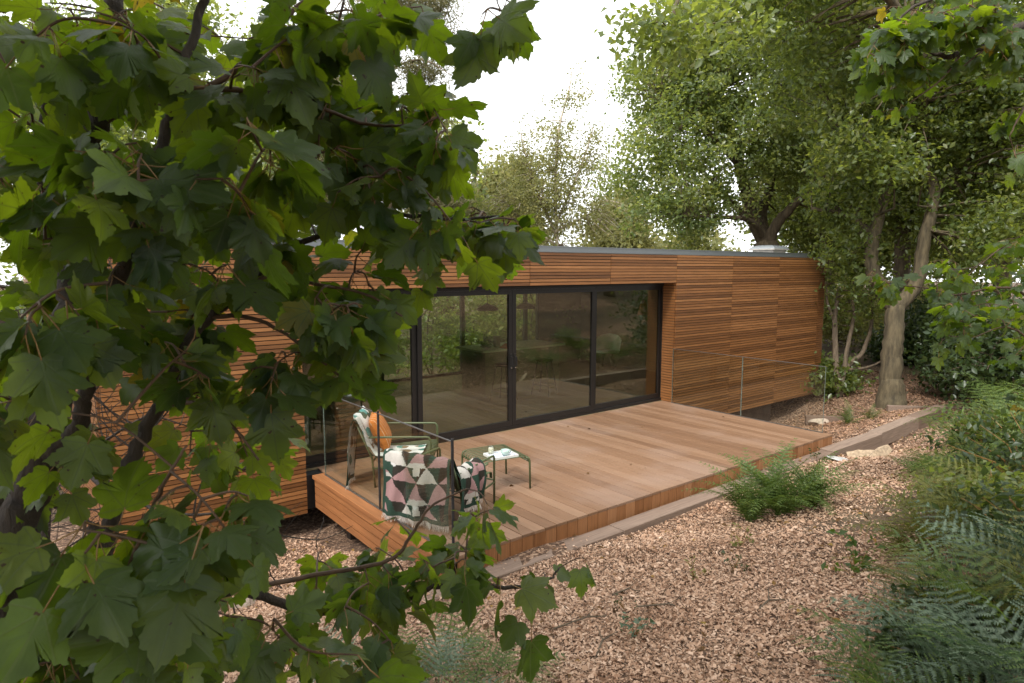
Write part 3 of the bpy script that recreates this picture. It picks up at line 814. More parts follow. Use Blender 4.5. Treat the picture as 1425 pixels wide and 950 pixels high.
def tray_mat():
    m, nt, b, o = mat('white tray with blue print')
    tc = N(nt, 'ShaderNodeTexCoord'); vo = N(nt, 'ShaderNodeTexVoronoi', i_Scale=22.0)
    nt.links.new(tc.outputs['Object'], vo.inputs['Vector'])
    nt.links.new(ramp(nt, vo.outputs['Distance'], [(0.28, (0.22, 0.30, 0.48)), (0.36, (0.75, 0.76, 0.78))]), b.inputs['Base Color'])
    b.inputs['Roughness'].default_value = 0.3
    return m
M['tray'] = tray_mat()
ottoman()

def colmat(name, rough=0.9):
    m, nt, b, o = mat(name)
    a = N(nt, 'ShaderNodeAttribute', attribute_name='Col')
    tc = N(nt, 'ShaderNodeTexCoord')
    nz = N(nt, 'ShaderNodeTexNoise', i_Scale=160.0, i_Detail=3.0)
    nt.links.new(tc.outputs['Object'], nz.inputs['Vector'])
    nt.links.new(mixc(nt, 1.0, a.outputs['Color'], ramp(nt, nz.outputs[0], [(0.3, (0.75,) * 3), (0.7, (1.08,) * 3)]), 'MULTIPLY'), b.inputs['Base Color'])
    b.inputs['Roughness'].default_value = rough
    b.inputs['Specular IOR Level'].default_value = 0.1
    bp = N(nt, 'ShaderNodeBump', i_Strength=0.5, i_Distance=0.003)
    nt.links.new(nz.outputs[0], bp.inputs['Height']); nt.links.new(bp.outputs[0], b.inputs['Normal'])
    return m
M['woven'] = colmat('woven patterned throw')
PINK, CREAM, GREEN, BROWN, DOT = (0.34, 0.205, 0.20), (0.47, 0.44, 0.40), (0.030, 0.058, 0.042), (0.034, 0.030, 0.024), (0.55, 0.54, 0.52)
def throw_pattern(a, b):
    """a across, b along in metres: rows of triangles with pale bases, dots between"""
    w, h = 0.27, 0.20
    a, b = a + 0.03 * math.sin(7 * b + 2) + 0.02 * math.sin(11 * a), b + 0.035 * math.sin(6 * a + 1) + 0.02 * math.sin(13 * b)
    row = math.floor(b / h); f = b / h - row
    x = a / w + 0.5 * (row % 2); ci = math.floor(x); g_ = x - ci - 0.5
    dx = (x - round(x)) * w; dy = (f - 0.98) * h
    if (row + round(x)) % 3 == 0 and dx * dx + dy * dy < 0.034 ** 2: return DOT
    if abs(g_) * 2 < 1 - f:
        if f < 0.26 and (ci + row) % 2: return CREAM
        return PINK if (ci * 2 + row) % 5 else CREAM
    if (ci + 2 * row + (g_ > 0)) % 4 == 0 and f > 0.45 and abs(g_) > 0.33: return CREAM
    return GREEN if (g_ > 0) ^ (row % 2 == 0) else BROWN
def cloth(name, prof, widths, parent, edge=0.045, res=0.009, wob=0.022, seed=1, fn=throw_pattern, off=(0, 0)):
    """sheet: profile points (x,z) from hem to hem, half-width function along Y"""
    P = np.array(path(prof, 14)); seg = np.r_[0, np.cumsum(np.linalg.norm(np.diff(P, axis=0), axis=1))]
    L = seg[-1]; nu = int(L / res); nw = int((widths[1] - widths[0]) / res)
    s = np.linspace(0, L, nu + 1)
    X = np.interp(s, seg, P[:, 0]); Z = np.interp(s, seg, P[:, 1])
    tx = np.gradient(X); tz = np.gradient(Z); ln = np.hypot(tx, tz); nx_, nz_ = -tz / ln, tx / ln
    y = np.linspace(widths[0], widths[1], nw + 1)
    S, Y = np.meshgrid(s, y, indexing='ij')
    wv = wob * (np.sin(Y * 23 + seed + 3 * S) * np.clip((L * 0.45 - S) / (L * 0.45), 0, 1) + 0.5 * np.sin(Y * 41 + 5 * S + seed * 2))
    Xg = X[:, None] + nx_[:, None] * wv; Zg = Z[:, None] + nz_[:, None] * wv * 0.6
    Yg = Y + 0.012 * np.sin(S * 9 + seed)
    V = np.stack([Xg, Yg, Zg], -1).reshape(-1, 3)
    n1 = nw + 1
    F = []; C = []
    for i in range(nu):
        for j in range(nw):
            F.append((i * n1 + j, i * n1 + j + 1, (i + 1) * n1 + j + 1, (i + 1) * n1 + j))
            a, b = (y[j] + y[j + 1]) / 2 + off[0], (s[i] + s[i + 1]) / 2 + off[1]
            rim = s[i] < edge or (widths[1] - y[j]) < edge * 0.8 or (y[j] - widths[0]) < edge * 0.8
            C.append(GREEN if rim else fn(a, b))
    me = npmesh(name, V, np.array(F), M['woven'], None, True)
    ca = me.color_attributes.new('Col', 'FLOAT_COLOR', 'CORNER')
    arr = np.ones((len(F), 4, 4), np.float32); arr[:, :, :3] = np.array(C)[:, None, :]
    ca.data.foreach_set('color', arr.ravel())
    o = obj(name, me, parent)
    # fringe on the first hem
    mb = MB()
    for j in range(0, n1):
        p = V[j]
        for q in range(2):
            d = rng.normal(size=3) * [0.008, 0.004, 0.005]
            mb.tube([p, p + d + [0, 0, -0.03], p + d * 2 + [0, 0, -0.055]], [0.002, 0.0018, 0.001], 3, False)
    f = mb.build('fringe', M['fringe'], parent); f['kind'] = 'stuff'
    return o
M['fringe'] = simple('pale wool fringe', (0.52, 0.48, 0.44), 0.9, 0, 0.35, 60)
t = empty('throw_blanket', (-6.12, -1.97, 0.0), R(25)); tag(t, 'pink, cream and green triangle-patterned throw draped over the near chair', 'blanket')
cloth('back_drape', [(-0.60, 0.10), (-0.585, 0.35), (-0.575, 0.62), (-0.545, 0.765), (-0.50, 0.785), (-0.455, 0.745), (-0.38, 0.58), (-0.30, 0.42), (-0.20, 0.375), (0.05, 0.385)], (-0.36, 0.40), t, seed=1)
cloth('arm_drape', [(0.0, 0.0), (0.02, 0.2), (0.0, 0.36), (-0.04, 0.43), (-0.10, 0.45), (-0.16, 0.36), (-0.19, 0.22)], (-0.28, 0.20), t, wob=0.026, seed=4, off=(0.07, 0.05))
ad = t.children[2]; fr = t.children[3]
for c in t.children:
    if c.name.startswith('arm_drape'): ad = c
fr = [c for c in t.children if c.name.startswith('fringe')][-1]
for c in (ad, fr):
    c.rotation_euler = (0, 0, R(-90)); c.location = (-0.16, -0.375, 0.175)
    # the hem end hangs outside the right arm
tag(t, None)

t = empty('cushion', (-6.17, -0.70, 0.40), R(-37.8)); tag(t, 'burnt orange cushion with thin cream stripes on the far chair', 'cushion')
def cushion_mesh(m, w=0.44, h=0.44, d=0.17):
    n = 17; V = []; Fq = []
    for side in (1, -1):
        for i in range(n):
            for j in range(n):
                u = -1 + 2 * i / (n - 1); v = -1 + 2 * j / (n - 1)
                b = max(0.0, (1 - u * u) * (1 - v * v)) ** 0.42
                pin = 1 - 0.07 * (1 - abs(u * v)) * (max(abs(u), abs(v)) ** 4)
                V.append((side * d * 0.5 * b, u * w / 2 * pin, h / 2 + v * h / 2 * pin))
    for s in range(2):
        o_ = s * n * n
        for i in range(n - 1):
            for j in range(n - 1):
                q = (o_ + i * n + j, o_ + (i + 1) * n + j, o_ + (i + 1) * n + j + 1, o_ + i * n + j + 1)
                Fq.append(q if s == 0 else q[::-1])
    mb = MB(); mb.v = V; mb.f = Fq; mb.n = len(V)
    return mb.mesh('cushion_body', m, True)
def stripe_mat():
    m, nt, b, o = mat('orange striped cotton')
    tc = N(nt, 'ShaderNodeTexCoord'); sp = N(nt, 'ShaderNodeSeparateXYZ'); nt.links.new(tc.outputs['Object'], sp.inputs[0])
    w = mth(nt, 'FRACT', mth(nt, 'MULTIPLY', mth(nt, 'ADD', sp.outputs[1], 10.0), 18.0))
    nt.links.new(mixc(nt, mth(nt, 'LESS_THAN', w, 0.13), (0.52, 0.155, 0.022), (0.62, 0.46, 0.30)), b.inputs['Base Color'])
    b.inputs['Roughness'].default_value = 0.9
    nz = N(nt, 'ShaderNodeTexNoise', i_Scale=14.0, i_Detail=3.0); nt.links.new(tc.outputs['Object'], nz.inputs['Vector'])
    bp = N(nt, 'ShaderNodeBump', i_Strength=0.5, i_Distance=0.02); nt.links.new(nz.outputs[0], bp.inputs['Height']); nt.links.new(bp.outputs[0], b.inputs['Normal'])
    return m
c = obj('cushion_body', cushion_mesh(stripe_mat()), t); c.rotation_euler = (R(12), R(-24), 0); c.location = (0.02, 0.0, 0.0)
t2 = empty('cushion', (-6.28, -0.60, 0.44), R(-37.8)); tag(t2, 'teal and white patterned cushion behind the orange cushion', 'cushion')
def patch_mat():
    m, nt, b, o = mat('teal and white print cotton')
    tc = N(nt, 'ShaderNodeTexCoord'); vo = N(nt, 'ShaderNodeTexVoronoi', i_Scale=9.0); nt.links.new(tc.outputs['Object'], vo.inputs['Vector'])
    sp = N(nt, 'ShaderNodeSeparateColor'); nt.links.new(vo.outputs['Color'], sp.inputs[0])
    r_ = ramp(nt, sp.outputs[0], [(0.0, (0.65, 0.66, 0.64)), (0.5, (0.10, 0.30, 0.28)), (0.8, (0.04, 0.09, 0.06))])
    r_.node.color_ramp.interpolation = 'CONSTANT'; nt.links.new(r_, b.inputs['Base Color'])
    b.inputs['Roughness'].default_value = 0.9
    return m
M['patch'] = patch_mat()
c = obj('cushion_body', cushion_mesh(M['patch'], 0.5, 0.42, 0.15), t2); c.rotation_euler = (0, R(-26), 0)
t = empty('throw_blanket', (-5.99, -0.82, 0.0), R(-37.8)); tag(t, 'pale fringed throw hanging over the far chair down to the deck', 'blanket')
def pale(a, b): return (0.60, 0.59, 0.55) if (math.sin(a * 37) + math.sin(b * 29 + a * 11)) > -0.5 else ((0.22, 0.16, 0.10) if math.sin(b * 17) > 0 else (0.10, 0.22, 0.18))
cloth('seat_drape', [(-0.62, 0.04), (-0.60, 0.3), (-0.57, 0.6), (-0.53, 0.765), (-0.49, 0.775), (-0.43, 0.66), (-0.32, 0.42), (-0.2, 0.385), (0.1, 0.39), (0.24, 0.41)], (-0.42, 0.05), t, seed=7, fn=pale, wob=0.014)

chair_near.scale = (1, 1, 0.9)
for o in bpy.data.objects:
    if o.name.startswith('throw_blanket') and abs(o.location.y + 1.97) < 0.01: o.scale = (1, 1, 0.9)
# cut logs, stones, bits on the woodchip
def rock(name, px, py, s, m, label, cat, z=-0.3, sq=(1, 0.8, 0.5), seed=0):
    p = onz(px, py, z); p[2] = ground_z(p[0], p[1])
    bm = bmesh.new(); bmesh.ops.create_icosphere(bm, subdivisions=3, radius=0.5)
    r2 = np.random.default_rng(seed)
    dirs = unit(r2.normal(size=(9, 3))); cut = r2.uniform(0.26, 0.44, 9)
    for v in bm.verts:
        c = np.array(v.co)
        for d, k in zip(dirs, cut):
            e = c @ d
            if e > k: c = c - d * (e - k) * 0.9
        v.co = Vector(c * np.array(sq) * s) + Vector((0, 0, 0.12 * s))
    me = bpy.data.meshes.new(name); bm.to_mesh(me); bm.free(); me.materials.append(m)
    o = obj(name, me); o.location = p; o.rotation_euler = (0, 0, seed); tag(o, label, cat); return o
def cleft(px, py, L, w, rot, label):
    p = onz(px, py, -0.33); z = float(ground_z(p[0], p[1])); mb = MB(); n = 7
    r2 = np.random.default_rng(int(px))
    for i in range(n):
        x = L * (i / (n - 1) - 0.5); k = 0.55 + 0.45 * math.sin(math.pi * (0.15 + 0.75 * i / (n - 1)))
        for (yy, zz) in ((-0.5, 0.0), (0.5, 0.05), (0.35, 0.55), (-0.1, 0.75)):
            mb.v.append((x + r2.normal() * 0.01, yy * w * k + r2.normal() * 0.006, zz * w * k + r2.normal() * 0.006))
    for i in range(n - 1):
        for q in range(4): a = i * 4 + q; c = i * 4 + (q + 1) % 4; mb.f.append((a, c, c + 4, a + 4))
    mb.f += [(3, 2, 1, 0), (n * 4 - 4, n * 4 - 3, n * 4 - 2, n * 4 - 1)]; mb.n = len(mb.v)
    o = mb.build('split_log', M['birch_log']); o.location = (p[0], p[1], z + 0.02); o.rotation_euler = rot; tag(o, label, 'log', 'split logs by the path')
cleft(1204, 645, 0.5, 0.15, (0, R(-6), R(-50)), 'pale split log lying flat on the woodchip right of the fern')
cleft(1222, 652, 0.40, 0.16, (0, R(-28), R(-20)), 'pale split piece of wood tilted up at the path')
rock('stone', 1166, 656, 0.36, simple('pale grey stone', (0.40, 0.39, 0.37), 0.8, 0, 0.25, 14, 0.5), 'flat pale grey stone at the right end of the fern clump', 'stone', -0.33, (1.0, 0.7, 0.12), 8)
rock('stone', 1140, 575, 0.45, M['stone'], 'stone beneath the raised end of the cabin', 'stone', -0.6, (1, 0.8, 0.6), 9)
rock('stone', 335, 800, 0.30, M['stone'], 'pale stone on the woodchip behind the sycamore leaves', 'stone', -0.5, (1, 0.8, 0.7), 12)
for k, (x, y) in enumerate([(1.2, -11.0), (2.0, -11.6), (-0.4, -10.6), (3.2, -11.3)]):
    o = rock('stone', 1000, 700, 0.45, M['stone'], ['pale stone on the bank, leftmost of those mirrored in the doors', 'pale stone on the bank mirrored in the doors, second', 'pale squarish stone on the bank mirrored low in the doors', 'pale stone on the bank mirrored near the door handles'][k], 'stone', -0.3, (1, 0.8, 0.7), 20 + k)
    o.location = (x, y, ground_z(x, y))
for k, (x, y, w) in enumerate([(2.4, -12.6, 2.2), (5.2, -12.4, 1.8)]):
    o = MB().box(-w / 2, w / 2, -0.1, 0.1, -0.05, 0.2).build('sleeper', M['sleeper'], bevel=0.01); o.location = (x, y, ground_z(x, y)); o.rotation_euler = (0, 0, R(4 - 9 * k))
    tag(o, ['timber sleeper on the bank mirrored left of the door handles', 'timber sleeper on the bank mirrored right of the handles'][k], 'sleeper', 'timber sleepers on the bank')
# fallen twigs
for k, (px, py, L, a) in enumerate([(820, 868, 0.5, 0.3), (930, 850, 0.4, -0.2), (845, 900, 0.35, 1.0), (875, 828, 0.25, 0.1), (1075, 845, 0.3, 0.5)]):
    p = onz(px, py, 0.25)
    for _ in range(6): p = onz(px, py, float(ground_z(p[0], p[1])))
    mb = MB().tube([(-L / 2, 0, 0.01), (0, 0.03, 0.035), (L / 2, 0, 0.015)], [0.007, 0.006, 0.003], 5)
    mb.tube([(0, 0.03, 0.035), (0.1, 0.12, 0.05)], [0.004, 0.002], 4)
    o = mb.build('fallen_twig', M['bark']); o.location = p; o.rotation_euler = (0, 0, a - YAW)
    tag(o, ['longest fallen twig on the woodchip below the sycamore branch', 'fallen twig lying in the middle of the woodchip', 'fallen twig nearest the lower edge of the woodchip', 'short dark twig right of the hanging sycamore leaf', 'fallen twig near the bluish ferns'][k], 'twig', 'fallen twigs')

# ------------------------------------------------------------------ ferns
def frond_mesh(name, m, seed, L=1.0, width=0.34, npin=17, arch=0.55, pl=0.045, s0=0.22):
    r2 = np.random.default_rng(seed)
    V = []; Fc = []; var = []
    def p(s): return np.array([0.02 * math.sin(3 * s + seed), L * (0.92 * s), L * (arch * 1.55 * s - arch * 1.35 * s * s)])
    def tri(a, b, c, v):
        n = len(V); V.extend([a, b, c]); Fc.append((n, n + 1, n + 2)); var.extend([v] * 3)
    # stalk
    prev = None
    for k in range(13):
        s = k / 12; c = p(s); r_ = 0.006 * (1 - 0.8 * s)
        ring = [c + [r_, 0, 0], c + [-r_ * 0.5, 0, r_ * 0.8], c + [-r_ * 0.5, 0, -r_ * 0.8]]
        if prev is not None:
            for q in range(3):
                tri(prev[q], prev[(q + 1) % 3], ring[q], 0.9); tri(ring[q], prev[(q + 1) % 3], ring[(q + 1) % 3], 0.9)
        prev = ring
    for k in range(npin):
        s = s0 + (0.98 - s0) * k / (npin - 1)
        c = p(s); tg = unit(p(min(1, s + 0.02)) - p(s - 0.02))
        l = width * L * (1 - (k / npin)) ** 0.85 * (0.75 + 0.25 * min(1, k / 2)) * r2.uniform(0.85, 1.1) + 0.012
        for sd_ in (-1, 1):
            side = np.array([sd_, 0, 0.0]); up = np.cross(np.array([1.0, 0, 0]), tg)
            d = unit(side * 0.86 + tg * 0.5 + up * r2.uniform(-0.12, 0.12))
            nn = unit(np.cross(d, tg) * sd_)
            m_ = max(4, int(l / 0.017))
            for q in range(m_):
                u = (q + 0.5) / m_
                b = c + d * l * u + nn * (-0.22 * l * u * u)
                w = pl * L * (1 - 0.85 * u) * (0.45 + 0.55 * l / (width * L)) + 0.004
                hw = l / m_ * 0.85
                vv = float(np.clip(r2.normal(0.5, 0.2), 0, 1))
                for e in (-1, 1):
                    if r2.random() < 0.06: continue
                    o_ = unit(tg * e * 0.8 + d * 0.55)
                    tri(b - d * hw * 0.6, b + d * hw * 0.6, b + o_ * w + nn * w * 0.2 * r2.uniform(-1, 1), vv)
    me = npmesh(name, np.array(V), np.array(Fc), m, np.array(var))
    return me
FR = {}
for key in ('fern_b', 'fern_g', 'fern_y'):
    FR[key] = [frond_mesh('frond', M[key], 31 + q, 1.0, (0.40, 0.46, 0.36)[q], (10, 9, 11)[q], (0.5, 0.4, 0.6)[q], 0.042, 0.26) for q in range(3)]
FR['male'] = [frond_mesh('frond', M['fern_g'], 51 + q, 1.0, (0.19, 0.22, 0.17)[q], 17, (0.5, 0.42, 0.62)[q], 0.030, 0.12) for q in range(3)]
def fern(x, y, n, size, key, label, group, lean=None, spread=(-0.25, 0.6), z=None):
    t = empty('fern', (x, y, float(ground_z(x, y)) - 0.02 if z is None else z)); tag(t, label, 'fern', group)
    for k in range(n):
        o = obj('frond', random.choice(FR[key]), t)
        a = 2 * math.pi * (k + random.random() * 0.8) / n if lean is None else lean + random.gauss(0, 0.9)
        tilt = random.uniform(*spread)
        s = size * random.uniform(0.65, 1.15)
        o.rotation_euler = Matrix.Rotation(a, 3, 'Z').to_4x4().to_3x3().__matmul__(Matrix.Rotation(0.55 - tilt, 3, 'X')).to_euler()
        o.rotation_euler.rotate_axis('Y', random.gauss(0, 0.25))
        o.scale = (s, s, s)
        o.location = (random.gauss(0, 0.03) * size, random.gauss(0, 0.03) * size, 0)
    return t
def gp(px, py):
    q = onz(px, py, -0.2)
    for _ in range(25): q = 0.5 * q + 0.5 * onz(px, py, float(ground_z(q[0], q[1])))
    return q
p = gp(1085, 718)
for k, (dx, dy, n, s) in enumerate([(0, 0, 34, 0.86), (0.28, -0.16, 28, 0.74), (-0.28, 0.14, 28, 0.78)]):
    fern(p[0] + dx, p[1] + dy, n, s, 'male', ['bushy green fern at the middle of the clump beside the deck', 'green fern at the right of the clump beside the deck', 'green fern at the left of the clump beside the deck'][k], 'ferns in the clump beside the deck', spread=(-0.55, 0.35))
RF = [(1180, 590, 0.6, 'male'), (1212, 582, 0.4, 'male')]
for k, (px, py, s, key) in enumerate(RF):
    q = gp(px, py); fern(q[0], q[1], 12, s, key, ['dark green fern left of the oak trunk', 'small fern at the foot of the oak trunk'][k], 'ferns by the oak')
ORD = ['first', 'second', 'third', 'fourth', 'fifth', 'sixth', 'seventh', 'eighth', 'ninth', 'tenth', 'eleventh', 'twelfth']
zones = [('bracken frond clump in the near right corner', 'bracken in the near right corner', 'fern_b',
          [(1260, 930, 0.6), (1330, 890, 0.68), (1400, 920, 0.72), (1440, 850, 0.78), (1350, 980, 0.65), (1240, 1010, 0.6), (1450, 980, 0.72), (1390, 820, 0.68), (1480, 900, 0.8), (1290, 855, 0.5)]),
         ('olive-yellow bracken at the right edge of the path', 'bracken along the path edge', 'fern_y',
          [(1290, 760, 0.6), (1330, 790, 0.65), (1370, 770, 0.7), (1340, 730, 0.65), (1400, 730, 0.8), (1310, 720, 0.45), (1265, 780, 0.4), (1380, 700, 0.8), (1430, 760, 0.8)]),
         ('green bracken arching over the far stretch of the path', 'bracken at the far stretch of the path', 'fern_g',
          [(1365, 620, 1.0), (1395, 650, 1.1), (1435, 630, 1.2), (1400, 590, 1.2), (1415, 580, 1.3), (1440, 690, 1.1), (1300, 668, 0.5), (1330, 672, 0.55), (1275, 664, 0.45), (1365, 690, 0.7), (1455, 600, 1.3), (1400, 690, 0.9)])]
for lab, grp, key, spots in zones:
    for k, (px, py, s) in enumerate(sorted(spots)):
        q = gp(px, py); fern(q[0], q[1], random.randint(10, 14), s, key if k % 3 or key != 'fern_b' else ('fern_g', 'fern_y')[k % 2], lab + ', ' + ORD[k] + ' from the left', grp)
for k, (px, py, s, key) in enumerate([(640, 925, 0.45, 'fern_g'), (700, 960, 0.42, 'fern_g'), (560, 945, 0.45, 'fern_g'), (480, 960, 0.45, 'fern_b'), (610, 970, 0.4, 'fern_b')]):
    pos = ['fourth', 'fifth', 'second', 'first', 'third'][k]
    q = gp(px, py); fern(q[0], q[1], 10, s, key, 'low fern under the sycamore branch, ' + pos + ' from the left at the bottom edge', 'low ferns under the sycamore')
# bramble and low growth filling the bank between the ferns
for k, (px, py, h, w, mk, lab) in enumerate([(1400, 640, 0.9, 0.7, 'oak', 'green bramble among the far bracken'), (1440, 700, 1.0, 0.7, 'shrub', 'dark bramble at the right edge above the yellow bracken'), (1385, 740, 0.6, 0.5, 'oak', 'low bramble behind the yellow bracken'),
                                            (1440, 800, 0.7, 0.5, 'shrub', 'dark low bramble above the bluish bracken'), (1340, 700, 0.35, 0.4, 'brush', 'low yellowish growth at the path edge'), (1365, 640, 0.5, 0.5, 'shrub', 'dark low growth beside the bend of the path'),
                                            (1395, 890, 0.4, 0.45, 'shrub', 'dark low growth beneath the bluish bracken'), (1300, 930, 0.22, 0.35, 'shrub', 'low dark leaves at the foot of the nearest bracken'), (1450, 560, 1.5, 1.0, 'shrub', 'tall dark bramble at the right edge by the far bracken')]):
    q = gp(px, py); t = empty('bramble', q); tag(t, lab, 'bramble', 'brambles on the bank')
    mb = MB(); C = []
    for c in range(26):
        a = random.uniform(0, 6.3); r_ = w * random.random() ** 0.6; hh = h * (1 - 0.5 * r_ / w) * random.uniform(0.5, 1)
        e = np.array([r_ * math.cos(a), r_ * math.sin(a), hh]); mb.tube([(0, 0, 0), tuple(e * [0.5, 0.5, 0.75]), tuple(e)], [0.008, 0.005, 0.002], 4)
        C.append(e * rng.uniform(0.55, 1.05, (34, 1)) + rng.normal(size=(34, 3)) * [0.12 * w, 0.12 * w, 0.10 * h])
    tag(mb.build('stems', M['petiole'], t), kind='stuff')
    V, Fq, v = leaf_array(np.concatenate(C), 0.065, 0.8, 0.6); obj('foliage', npmesh('foliage', V, Fq, M[mk], v), t)
# dry leaves fallen on woodchip and deck
def litter():
    n = 2600
    x = rng.uniform(-11, 7, n); y = rng.uniform(-7.5, 0.2, n)
    ok = ~((x > -6.83) & (x < 0) & (y > -2.95)) & ~((x > -9) & (y > -0.1))
    z = ground_z(x, y) + 0.022
    dx = rng.uniform(-6.6, -0.2, 12); dy = rng.uniform(-2.9, 0.1, 12)
    C = np.concatenate([np.stack([x, y, z], 1)[ok], np.stack([dx, dy, np.full(12, 0.010)], 1)])
    V, Fq, v = leaf_array(C, 0.055, 3.0, 0.6, 0.5)
    m = leafmat('dry fallen leaf', [(0.0, (0.06, 0.035, 0.018)), (0.6, (0.17, 0.09, 0.035)), (0.85, (0.34, 0.20, 0.05)), (1.0, (0.13, 0.15, 0.04))], [(0.0, (0.1, 0.06, 0.02)), (1.0, (0.3, 0.2, 0.05))], 0.2, 0.7, 0.2)
    tag(obj('leaf_litter', npmesh('leaf_litter', V, Fq, m, v)), 'scattered dry fallen leaves on woodchip and deck', 'leaf litter', None, 'stuff')
litter()
# small weeds in the woodchip
def weed(px, py, n, s, label, key='shrub'):
    q = gp(px, py)
    t = empty('weed', q); tag(t, label, 'weed', 'small weeds on the woodchip')
    C = []; mb = MB()
    for k in range(n):
        a = random.uniform(0, 6.3); r_ = random.uniform(0.02, s); h = random.uniform(0.03, s * 1.3)
        mb.tube([(0, 0, 0), (r_ * 0.6 * math.cos(a), r_ * 0.6 * math.sin(a), h * 0.7), (r_ * math.cos(a), r_ * math.sin(a), h)], [0.003, 0.002, 0.001], 4)
        for j in range(5): C.append((r_ * math.cos(a) + random.gauss(0, s * 0.15), r_ * math.sin(a) + random.gauss(0, s * 0.15), h + random.gauss(0, 0.015)))
    mb.build('stem', M['petiole'], t)
    V, Fq, v = leaf_array(np.array(C), s * 0.3, 0.9); obj('foliage', npmesh('foliage', V, Fq, M[key], v), t)
weed(1030, 760, 9, 0.13, 'leafy weed left of the fern clump foot', 'brush'); weed(1022, 795, 8, 0.10, 'small pale weed below the fern clump'); weed(965, 805, 7, 0.11, 'low weed in the middle of the woodchip', 'brush')
weed(1135, 640, 9, 0.12, 'weed growing at the sleeper by the deck corner', 'shrub'); weed(885, 885, 9, 0.13, 'pale green weed on the lower woodchip', 'fern_b'); weed(870, 850, 6, 0.08, 'tiny weed left on the lower woodchip')
weed(1190, 800, 9, 0.22, 'taller weed at the path edge before the bracken', 'syc_far')

# ------------------------------------------------------------------ trees with small leaves
def make_tree(name, label, base, limbs, lobes, clumps, per, leaf, lm, bm, spread=0.32, aspect=0.55, group=None, twigs=0.35, shell=0.45, up=0.6, cat='tree', gap=0.0):
    """limbs: list of (points, r0, r1); lobes: list of (centre, radius 3); leaves grow in clumps on twigs that reach from the limbs"""
    base = np.array(base, float)
    t = empty(name, base); tag(t, label, cat, group)
    tr = MB(); samples = []
    for pts, r0, r1 in limbs:
        P = path(pts, 6, 0.0)
        n = len(P); wob = r0 * 0.05
        P = [p + rng.normal(size=3) * wob * (0 < i < n - 1) for i, p in enumerate(P)]
        tr.tube([p - base for p in P], list(np.linspace(r0, r1, n) * (1 + rng.normal(size=n) * 0.01)), 12 if r0 > 0.1 else 6)
        samples += [(p, r0 + (r1 - r0) * i / n) for i, p in enumerate(P) if i > n * 0.35 or r0 < 0.12]
    SP = np.array([s[0] for s in samples])
    br = MB(); Cs = []
    vol = np.array([np.prod(l[1]) ** 0.75 for l in lobes]); vol = vol / vol.sum()
    for li, (c, rd) in enumerate(lobes):
        c = np.array(c, float); rd = np.array(rd, float)
        k = max(3, int(clumps * vol[li]))
        d = unit(rng.normal(size=(k, 3))); rr = rng.random(k) ** shell
        Cs.append(c + d * rr[:, None] * rd)
    Cs = np.concatenate(Cs)
    Lp = []; cb = []
    for c in Cs:
        j = np.argmin(np.sum((SP - c) ** 2, 1) + 0.4 * np.maximum(0, SP[:, 2] - c[2]) ** 2)
        a = SP[j]; L = np.linalg.norm(c - a)
        if rng.random() < twigs and L < 2.3:
            mid = (a + c) / 2 + rng.normal(size=3) * L * 0.08 + np.array([0, 0, L * 0.06])
            br.tube([a - base, mid - base, c - base], [min(0.02 + 0.012 * L, samples[j][1] * 0.6), 0.008 + 0.006 * L, 0.004], 4, False)
        m = max(3, int(per * rng.uniform(0.5, 1.5)))
        if gap and rng.random() < gap: m = m // 3
        dirv = unit(c - a + np.array([0, 0, 0.15]))
        q = rng.normal(size=(m, 3)) * spread * np.array([1, 1, 0.6]) + dirv * rng.normal(size=(m, 1)) * spread * 0.6
        Lp.append(c + q); cb.append(np.full(m, rng.beta(1.5, 1.5)))
    Lp = np.concatenate(Lp)
    V, F, v = leaf_array(Lp - base, leaf, up, aspect, var_bias=np.concatenate(cb))
    tr.build('trunk', bm, t, smooth=True)
    if br.n: tag(br.build('twigs', bm, t, smooth=True), kind='stuff')
    obj('crown', npmesh('crown', V, F, lm, v), t)
    return t
def lobe(px, py, d, rp, f=(1, 1, 1)):
    r_ = rp * d / 900
    return (at(px, py, d), (r_ * f[0], r_ * f[1], r_ * f[2]))
def foot(px, d, dz=0.0):
    p = at(px, 374, d); return np.array([p[0], p[1], float(ground_z(p[0], p[1])) + dz])

